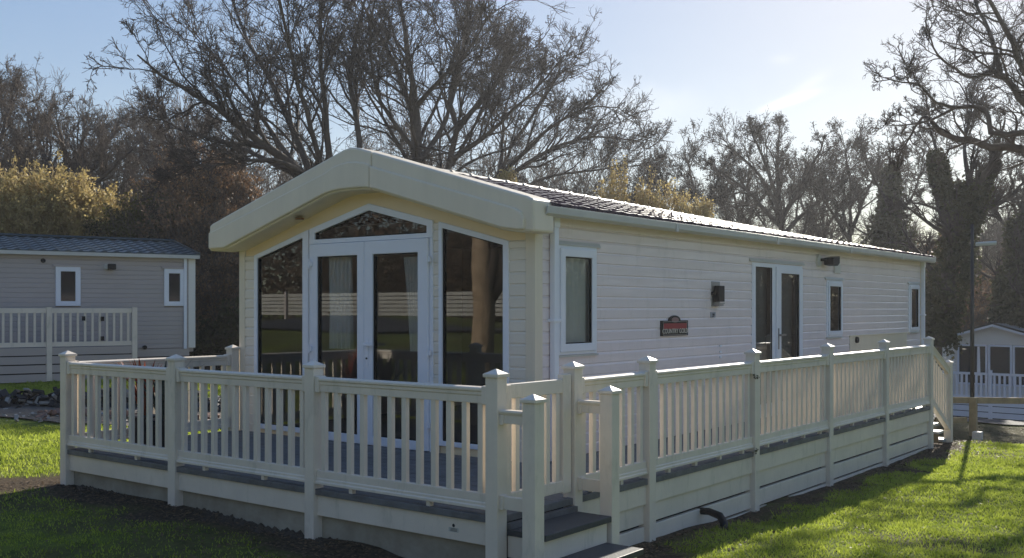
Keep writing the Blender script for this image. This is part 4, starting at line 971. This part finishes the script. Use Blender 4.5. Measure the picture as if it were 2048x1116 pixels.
for k_, (x_, top_, sd_, lb_) in enumerate(((1480,350,31,'bare tree behind the broad cone-bearing tree, on its left'),(1645,340,32,'bare tree behind the broad cone-bearing tree, on its right'),(1320,350,33,'thin bare tree just right of the low spreading oak'))):
    D = 48+k_
    tt = [limb([(x_,640),(x_,470),(x_+5,top_+60),(x_+10,top_+25)],D,.28,.06), limb([(x_,480),(x_-45,400),(x_-60,top_+50)],D,.18,.05,2), limb([(x_,470),(x_+50,390),(x_+70,top_+50)],D,.17,.04,-2), limb([(x_,440),(x_-20,360),(x_-25,top_+30)],D,.14,.04,-3)]
    tree_from_limbs('alder_tree', lb_, tt, tuple(pd(x_,618,D)+Vector((0,0,-2.2))), LV2, sd_, leaves=('bud', .3, .03, .06, 'seed_cones'))
# ivy-clad trees
def ivy_coat(root, paths, n, size, seed, m='ivy'):
    rs = np.random.RandomState(seed); C = []
    for pts, rad in paths:
        pts = np.array([tuple(p) for p in pts]); k = rs.rand(n)*(len(pts)-1); i = np.minimum(k.astype(int), len(pts)-2); f = (k-i)[:,None]
        c = pts[i]*(1-f)+pts[i+1]*f; rr_ = np.interp(k, range(len(pts)), rad)*(.75+.5*np.sin(c[:,2]*2.3+rs.rand()*6)*.5+.25*rs.rand(n))
        d = nrm(rs.normal(size=(n,3))*np.array([1,1,.5])); C.append(c+d*(rr_*rs.uniform(.55,1.15,n))[:,None])
    C = np.concatenate(C)-np.array(root.location)
    V, q = leaf_quads(C, size, rs); fobj('ivy', fast_mesh('ivy', V, q, M[m]), root)
D = 42
t9 = [limb([(1790,650),(1785,520),(1778,400),(1780,320)],D,.34,.12), limb([(1782,460),(1830,380),(1850,300)],D,.14,.04,2), limb([(1782,420),(1740,340),(1720,300)],D,.13,.04,-2), limb([(1780,380),(1810,300),(1800,270)],D,.12,.03,1)]
r9 = tree_from_limbs('ivy_clad_tree', 'dark column of ivy round a trunk just past the end of the long roof', t9, tuple(pd(1790,618,D)+Vector((0,0,-2.6))), LV2, 11)
ivy_coat(r9, [([pd(1790,650,D),pd(1785,520,D),pd(1778,430,D),pd(1782,335,D)],[.9,1.0,.75,.25]), ([pd(1750,560,D),pd(1765,500,D),pd(1775,440,D)],[.5,.6,.4])], 9000, .085, 1)
D = 31
t10 = [limb([(1880,690),(1895,560),(1930,440),(1940,360)],D,.5,.25), limb([(1925,440),(1885,370),(1870,290),(1850,230)],D,.2,.05,2), limb([(1935,400),(1985,320),(2010,240)],D,.2,.05,-2), limb([(1900,430),(1830,405),(1790,415)],D,.1,.03,1), limb([(1940,380),(1930,280),(1950,200)],D,.15,.04,2),
       limb([(1935,430),(2010,400),(2080,330)],D,.18,.05,1)]
r10 = tree_from_limbs('ivy_clad_tree', 'huge leaning ivy-covered tree at the right, above the right caravan', t10, tuple(pd(1880,618,D)+Vector((0,0,-3.2))), LV2, 12)
ivy_coat(r10, [([pd(1878,690,D),pd(1890,580,D),pd(1925,450,D),pd(1945,370,D)],[.8,.75,.72,.45]), ([pd(1915,440,D),pd(1885,380,D),pd(1872,310,D)],[.5,.38,.2]), ([pd(1940,400,D),pd(1990,330,D)],[.4,.25])], 9000, .07, 2)
D = 36
t12 = [limb([(2040,690),(2030,520),(2045,420),(2060,330)],D,.4,.15), limb([(2035,480),(1990,420),(1970,380)],D,.15,.04,2), limb([(2040,440),(2090,360),(2100,300)],D,.15,.04)]
r12 = tree_from_limbs('ivy_clad_tree', 'broad dark ivy-smothered tree cut by the right edge, above the right caravan roof', t12, tuple(pd(2040,618,D)+Vector((0,0,-3.4))), LV2, 13)
ivy_coat(r12, [([pd(2045,690,D),pd(2035,560,D),pd(2050,440,D)],[.8,.8,.45]), ([pd(2005,640,D),pd(2020,560,D)],[.5,.5])], 11000, .08, 3)
# near oak reaching in from the right edge
D = 21
LVn = [dict(n=9, ratio=.42, K=8, wig=.24, up=.06, ang=(.75,.25), S=5, rr=.5, tmin=.12, rmin=.010, tipr=.25), dict(n=7, ratio=.55, K=7, wig=.26, up=.06, ang=(.7,.22), S=4, rr=.5, tmin=.12, rmin=.006, tipr=.3),
       dict(n=5, ratio=.6, K=6, wig=.26, up=.06, ang=(.65,.22), S=3, rr=.6, tmin=.15, rmin=.0042), dict(n=4, ratio=.6, K=5, wig=.26, up=.05, ang=(.6,.2), S=3, rr=.65, tmin=.15, rmin=.0032)]
t11 = [limb([(2330,660),(2300,400),(2250,330)],D,.45,.34), limb([(2250,330),(2120,265),(2048,205),(2030,180),(2000,145),(1975,145)],D,.22,.10,0), limb([(1975,145),(1940,155),(1900,130),(1870,100),(1850,40)],D,.08,.02,-1),
       limb([(2250,335),(2120,290),(2048,262),(1990,270),(1975,225),(1955,210),(1910,215)],D,.18,.08,1), limb([(1910,215),(1870,205),(1840,170),(1800,165),(1770,155)],D,.07,.02,-1),
       limb([(1910,215),(1860,240),(1810,250),(1760,250)],D,.06,.015,1), limb([(2250,350),(2120,310),(2000,290),(1900,275),(1865,245)],D+1,.26,.10,0), limb([(1865,245),(1845,235),(1810,290),(1790,330)],D+1,.07,.02,1),
       limb([(2000,145),(1985,80),(1950,0),(1940,-60)],D,.10,.04,1), limb([(2120,265),(2048,140),(2010,60),(1960,-40)],D,.18,.06,-1), limb([(1985,145),(1990,90),(1960,40),(1890,10),(1860,-10)],D,.07,.02,2),
       limb([(2300,400),(2380,200),(2420,0)],D,.3,.1,2), limb([(2250,330),(2200,150),(2150,0),(2120,-120)],D,.22,.08,2)]
tree_from_limbs('bare_oak_tree', 'near bare oak whose crooked boughs reach in from the right edge', t11, tuple(pd(2330,618,D)+Vector((0,0,-2.4))), LVn, 14)
# the sunlit trunk mirrored in the right front window
bt = (-13.1,-1.1, g1(-13.1,-1.1)-.1)
tb = [([(-13.1,-1.1,-1.7),(-13.05,-1.1,.3),(-13.2,-1.2,2.4),(-13.0,-1.3,5.5),(-13.3,-1.2,8)],.25,.15), ([(-13.2,-1.2,2.6),(-14.6,-1.6,4.6),(-16,-2,7)],.13,.04), ([(-13.1,-1.2,3.4),(-11.7,-1.5,5.2),(-10.4,-2,7.6)],.13,.04)]
tree_from_limbs('bare_tree', 'stout brown trunk mirrored in the right front window', tb, bt, [dict(l, n=min(l['n'], 5)) for l in LV[:3]], 15, barkm='trunkbark')

# woodland that reads as one mass: saplings and small trees far back
def woodland():
    rs = np.random.RandomState(21); VV = []; QQ = []; off = 0; LP = []; LR = []; LL = []
    def add(x, y, h):
        z = g1(x, y)-.1
        for k in range(rs.randint(1, 4)):
            lean = rs.normal(size=2)*.12*h; p = np.array([[x,y,z],[x+lean[0]*.4,y+lean[1]*.4,z+h*.4],[x+lean[0],y+lean[1],z+h*.85]])
            q = refine(p, 4, rs, .08); LP.append(q); LR.append(np.linspace(.07+.008*h,.03,len(q))); LL.append(h)
    for i in range(190):
        la = rs.uniform(-30, 40); de = rs.uniform(44, 66)
        px = 1024+2061*la/de
        htop = np.interp(px, [-200,0,300,560,800,1200,1330,1600,1800,2100], [7,7,8.2,8.6,8.6,8.0,6.6,6.2,6.2,7.5])
        x, y = cam2w(la, de); add(x, y, htop*rs.uniform(.6, 1.05)+2)
    for i in range(90):
        x = rs.uniform(-50, 30); y = rs.uniform(-42, -20); add(x, y, rs.uniform(5.5, 7.5))
    for i in range(70):
        a = rs.uniform(.12, 1.5); d = rs.uniform(28, 46); add(-5+d*math.sin(a), 12+d*math.cos(a), rs.uniform(4, 5.5))
    P = np.array(LP); Rr = np.array(LR); Ln = np.array(LL)
    V, q = tubes_np(P, Rr, 4); VV.append(V); QQ.append(q); off = len(V)
    for lv in (dict(n=12, ratio=.42, K=5, wig=.22, up=.16, ang=(.6,.2), rr=.5, tmin=.12, rmin=.014), dict(n=8, ratio=.5, K=4, wig=.26, up=.12, ang=(.6,.2), rr=.6, rmin=.011), dict(n=6, ratio=.55, K=4, wig=.26, up=.1, ang=(.6,.2), rr=.7, rmin=.010)):
        n = lv.pop('n'); P, Rr, Ln = spawn(P, Rr, Ln, n, rs, **lv); V, q = tubes_np(P, Rr, 3); VV.append(V); QQ.append(q+off); off += len(V)
    return tag(fobj('woodland', fast_mesh('woodland', np.concatenate(VV), np.concatenate(QQ), M['twigwarm'])), 'dense bare brown woodland closing the view behind the caravans', 'woodland', kind='stuff')
woodland()
M['dusk'] = leafmat('undergrowth_leaf', (.06,.042,.027), (.17,.11,.065), .2, .3)
def evergreen_mass():     # low dark undergrowth within the wood
    rs = np.random.RandomState(31); C = []
    for i in range(150):
        la = rs.uniform(-30, 40); de = rs.uniform(46, 64); x, y = cam2w(la, de); z = g1(x, y); h = rs.uniform(1.2, 3.4); k = 700
        C.append(np.array([x,y,z+h*.5])+rs.normal(size=(k,3))*np.array([1.3,1.3,h*.33]))
    for i in range(150):
        x = rs.uniform(-50, 30); y = rs.uniform(-44, -22); z = g1(x, y); h = rs.uniform(4, 7.5); k = 1300
        C.append(np.array([x,y,z+h*.5])+rs.normal(size=(k,3))*np.array([1.6,1.6,h*.3]))
    for i in range(90):
        a = rs.uniform(.12, 1.5); d = rs.uniform(28, 46); x = -5+d*math.sin(a); y = 12+d*math.cos(a); z = g1(x, y); h = rs.uniform(4, 6.5); k = 1100
        C.append(np.array([x,y,z+h*.5])+rs.normal(size=(k,3))*np.array([1.6,1.6,h*.3]))
    V, q = leaf_quads(np.concatenate(C), .13, rs)
    return tag(fobj('undergrowth', fast_mesh('undergrowth', V, q, M['dusk'])), 'dark brown undergrowth filling the foot of the woodland', 'undergrowth', kind='stuff')
evergreen_mass()

# bushes
def bush(name, label, blobs, stems, leafm, stemm, n, size, seed, up=.15, group=None):
    """blobs: (px, py, depth, rx, rz) lumps of twiggy growth; stems rise from the ground through them"""
    rs = np.random.RandomState(seed); c0 = pd(blobs[0][0], 618, blobs[0][2]); root = thing(name, label, 'bush', (c0.x, c0.y, g1(c0.x, c0.y)), group=group); b = np.array(root.location)
    C = []; SP = []; 
    for px, py, D, rx, rz in blobs:
        c = np.array(pd(px, py, D)); zg = g1(c[0], c[1])
        for k in range(stems):
            d = rs.normal(size=3); d = d/np.linalg.norm(d)*rs.uniform(.5,1.05); e = c+d*np.array([rx,rx,rz]); f = np.array([c[0]+rs.normal()*rx*.4, c[1]+rs.normal()*rx*.4, max(zg, e[2]-rz*2.6)])
            m = (e+f)/2+rs.normal(size=3)*.15*rx; t = np.linspace(0,1,6)[:,None]
            SP.append((1-t)**2*f+2*t*(1-t)*m+t*t*e+rs.normal(size=(6,3))*.03)
    SP = np.array(SP); Rr = np.tile(np.linspace(.022,.007,6), (len(SP),1)); Ln = np.linalg.norm(SP[:,-1]-SP[:,0], axis=1)
    VV = []; QQ = []; V, q = tubes_np(SP-b, Rr, 3); VV.append(V); QQ.append(q); off = len(V)
    P = SP
    for nn, ra in ((6,.35),(5,.5)):
        P, Rr, Ln = spawn(P, Rr, Ln, nn, rs, tmin=.35, ratio=ra, K=4, wig=.2, up=up, ang=(.5,.2), rmin=.006); V, q = tubes_np(P-b, Rr, 3); VV.append(V); QQ.append(q+off); off += len(V)
    fobj('stems', fast_mesh('stems', np.concatenate(VV), np.concatenate(QQ), M[stemm]), root)
    tips = P.reshape(-1,3); sel = tips[rs.randint(0, len(tips), n)]+rs.normal(size=(n,3))*.05-b
    V, q = leaf_quads(sel, size, rs); fobj('leaves', fast_mesh('leaves', V, q, M[leafm]), root)
bush('golden_bush', 'big golden bush rising behind the left caravan roof', [(30,440,30,1.5,1.2),(110,430,30,1.5,1.2),(190,450,30,1.3,1.0),(60,400,30,1.0,.8),(150,410,30,1.0,.7),(-30,420,30,1.4,1.2),(250,470,30,1.2,.8)], 60, 'gold', 'stem', 42000, .045, 1)
bush('golden_bush', 'narrow golden-tipped bush showing above the middle of the long roof', [(1235,410,30,.55,.9),(1290,430,30,.6,.8),(1350,425,30,.6,.7),(1400,440,30,.5,.6)], 40, 'gold', 'stem', 12000, .035, 2, up=.6)
bush('golden_bush', 'small golden bush tip just above the near end of the roof ridge', [(1012,375,28,.28,.5)], 30, 'gold', 'stem', 1500, .03, 3, up=.5)
bush('olive_bush', 'olive green bush left of the cream canopy end', [(290,460,28,1.0,.9),(345,480,28,1.0,1.0),(240,470,29,.8,.7)], 45, 'olive', 'twigwarm', 14000, .045, 4)
bush('russet_hedge', 'tall russet-leaved hedge between the left caravan and the middle one', [(400,440,27,1.3,1.1),(450,470,27,1.2,1.1),(420,540,26.5,1.2,1.2),(470,560,26.5,1.2,1.3),(430,620,26,1.2,1.1),(480,650,26,1.0,1.0),(380,500,27.5,1.0,1.1),(400,360,30,1.3,.9),(455,390,30,1.1,.8),(350,420,30,1.1,.9)], 60, 'rust', 'twigwarm', 52000, .045, 5)
bush('dark_shrub', 'dark green shrub low beside the corner of the left caravan', [(440,680,25,.8,.5),(480,665,25,.7,.7),(415,700,25,.5,.35)], 30, 'ivy', 'twig', 9000, .05, 6)
bush('bramble_thicket', 'brown twiggy thicket behind the right caravan roof', [(1840,600,38,1.2,1.0),(1900,610,38,1.2,1.0),(1960,600,40,1.3,1.0),(2010,590,40,1.3,1.0),(2060,600,40,1.3,1.0),(1860,530,42,1.2,1.0)], 60, 'rust', 'twigwarm', 26000, .05, 7)
# ------------------------------------------------------------------ sky, sun, camera
EL, AZ = R(26), R(12.5)             # sun height; azimuth towards -X from +Y
sv = Vector((-math.sin(AZ)*math.cos(EL), math.cos(AZ)*math.cos(EL), math.sin(EL)))
w = bpy.data.worlds.new('World'); SC.world = w; w.use_nodes = True; nt = w.node_tree; N = nt.nodes; L = nt.links
bg = N['Background']; sky = N.new('ShaderNodeTexSky'); sky.sky_type = 'NISHITA'; sky.sun_disc = False
sky.sun_elevation = EL; sky.sun_rotation = -AZ; sky.air_density = 1.0; sky.dust_density = 1.2; sky.ozone_density = 1.6; sky.altitude = 50
sky.dust_density = .3; sky.ozone_density = 1.0
ga = N.new('ShaderNodeGamma'); ga.inputs[1].default_value = .45; L.new(sky.outputs[0], ga.inputs[0])
hs = N.new('ShaderNodeHueSaturation'); hs.inputs['Hue'].default_value = .515; hs.inputs['Saturation'].default_value = 1.95; hs.inputs['Value'].default_value = 1.34; L.new(ga.outputs[0], hs.inputs['Color'])
# thin wisps of high cloud, each a streak round its own direction in the sky
tc = N.new('ShaderNodeTexCoord'); last = hs.outputs[0]
nz = N.new('ShaderNodeTexNoise'); nz.inputs['Scale'].default_value = 26; nz.inputs['Detail'].default_value = 6; L.new(tc.outputs['Generated'], nz.inputs['Vector'])
def math_(op, a, b=None):
    m = N.new('ShaderNodeMath'); m.operation = op
    for k, v in ((0, a), (1, b)):
        if v is None: continue
        if isinstance(v, (int, float)): m.inputs[k].default_value = v
        else: L.new(v, m.inputs[k])
    return m.outputs[0]
def dot(v):
    n = N.new('ShaderNodeVectorMath'); n.operation = 'DOT_PRODUCT'; L.new(tc.outputs['Generated'], n.inputs[0]); n.inputs[1].default_value = tuple(v); return n.outputs['Value']
for (cx, cy, ex, ey, ln, wd, k) in ((1560,208,1595,196,.020,.0035,.9),(1600,178,1630,160,.018,.005,.16),(1556,118,1570,117,.010,.004,.10),(1255,222,1320,215,.05,.018,.16),(1500,262,1620,235,.09,.02,.03),(1700,215,1800,180,.09,.03,.03)):
    c = pd(cx, cy, 1).normalized(); u = (pd(ex, ey, 1).normalized()-c).normalized(); v = c.cross(u).normalized()
    q = math_('ADD', math_('POWER', math_('DIVIDE', dot(u), ln), 2), math_('POWER', math_('DIVIDE', math_('ADD', dot(v), math_('MULTIPLY', math_('SUBTRACT', nz.outputs['Fac'], .5), wd*1.6)), wd), 2))
    g = math_('MULTIPLY', math_('POWER', 2.718, math_('MULTIPLY', q, -1)), k); g = math_('MULTIPLY', g, math_('GREATER_THAN', dot(c), 0)); g = math_('MULTIPLY', g, math_('ADD', nz.outputs['Fac'], .5))
    mx = N.new('ShaderNodeMix'); mx.data_type = 'RGBA'; L.new(g, mx.inputs[0]); L.new(last, mx.inputs[6]); mx.inputs[7].default_value = (6.2,6.1,6.0,1); last = mx.outputs[2]
L.new(last, bg.inputs[0]); bg.inputs[1].default_value = .13
ld = bpy.data.lights.new('sun', 'SUN'); ld.energy = 5.0; ld.angle = R(.53); ld.color = (1, .93, .80)
lo = bpy.data.objects.new('sun', ld); COL.objects.link(lo); lo.rotation_euler = sv.to_track_quat('Z', 'Y').to_euler()
cam = bpy.data.cameras.new('camera'); cam.sensor_width = 36; cam.lens = F/2048*36; cam.shift_y = 60/2048; cam.clip_end = 2000; cam.clip_start = .05
co = bpy.data.objects.new('camera', cam); COL.objects.link(co); co.location = (0,0,0); co.rotation_euler = (R(90), 0, YAW); SC.camera = co
SC.view_settings.view_transform = 'Standard'; SC.view_settings.look = 'None'; SC.view_settings.exposure = 0.8; SC.view_settings.gamma = 1
SC.cycles.transparent_max_bounces = 12; SC.cycles.max_bounces = 8

# thin air, lit by the low sun
hb = MB().box(-150, 120, -60, 130, -9, 24).build('haze', None or M['dark'], None)
hb.data.materials.clear(); hm = bpy.data.materials.new('haze_air'); hm.use_nodes = True; hn = hm.node_tree; hn.nodes.remove(hn.nodes['Principled BSDF'])
pv = hn.nodes.new('ShaderNodeVolumePrincipled'); pv.inputs['Color'].default_value = (.93,.95,1,1); pv.inputs['Density'].default_value = .0008; pv.inputs['Anisotropy'].default_value = .45
hn.links.new(pv.outputs[0], hn.nodes['Material Output'].inputs['Volume']); hb.data.materials.append(hm); tag(hb, kind='stuff', label='thin pale sunlit air over the whole park', cat='haze')
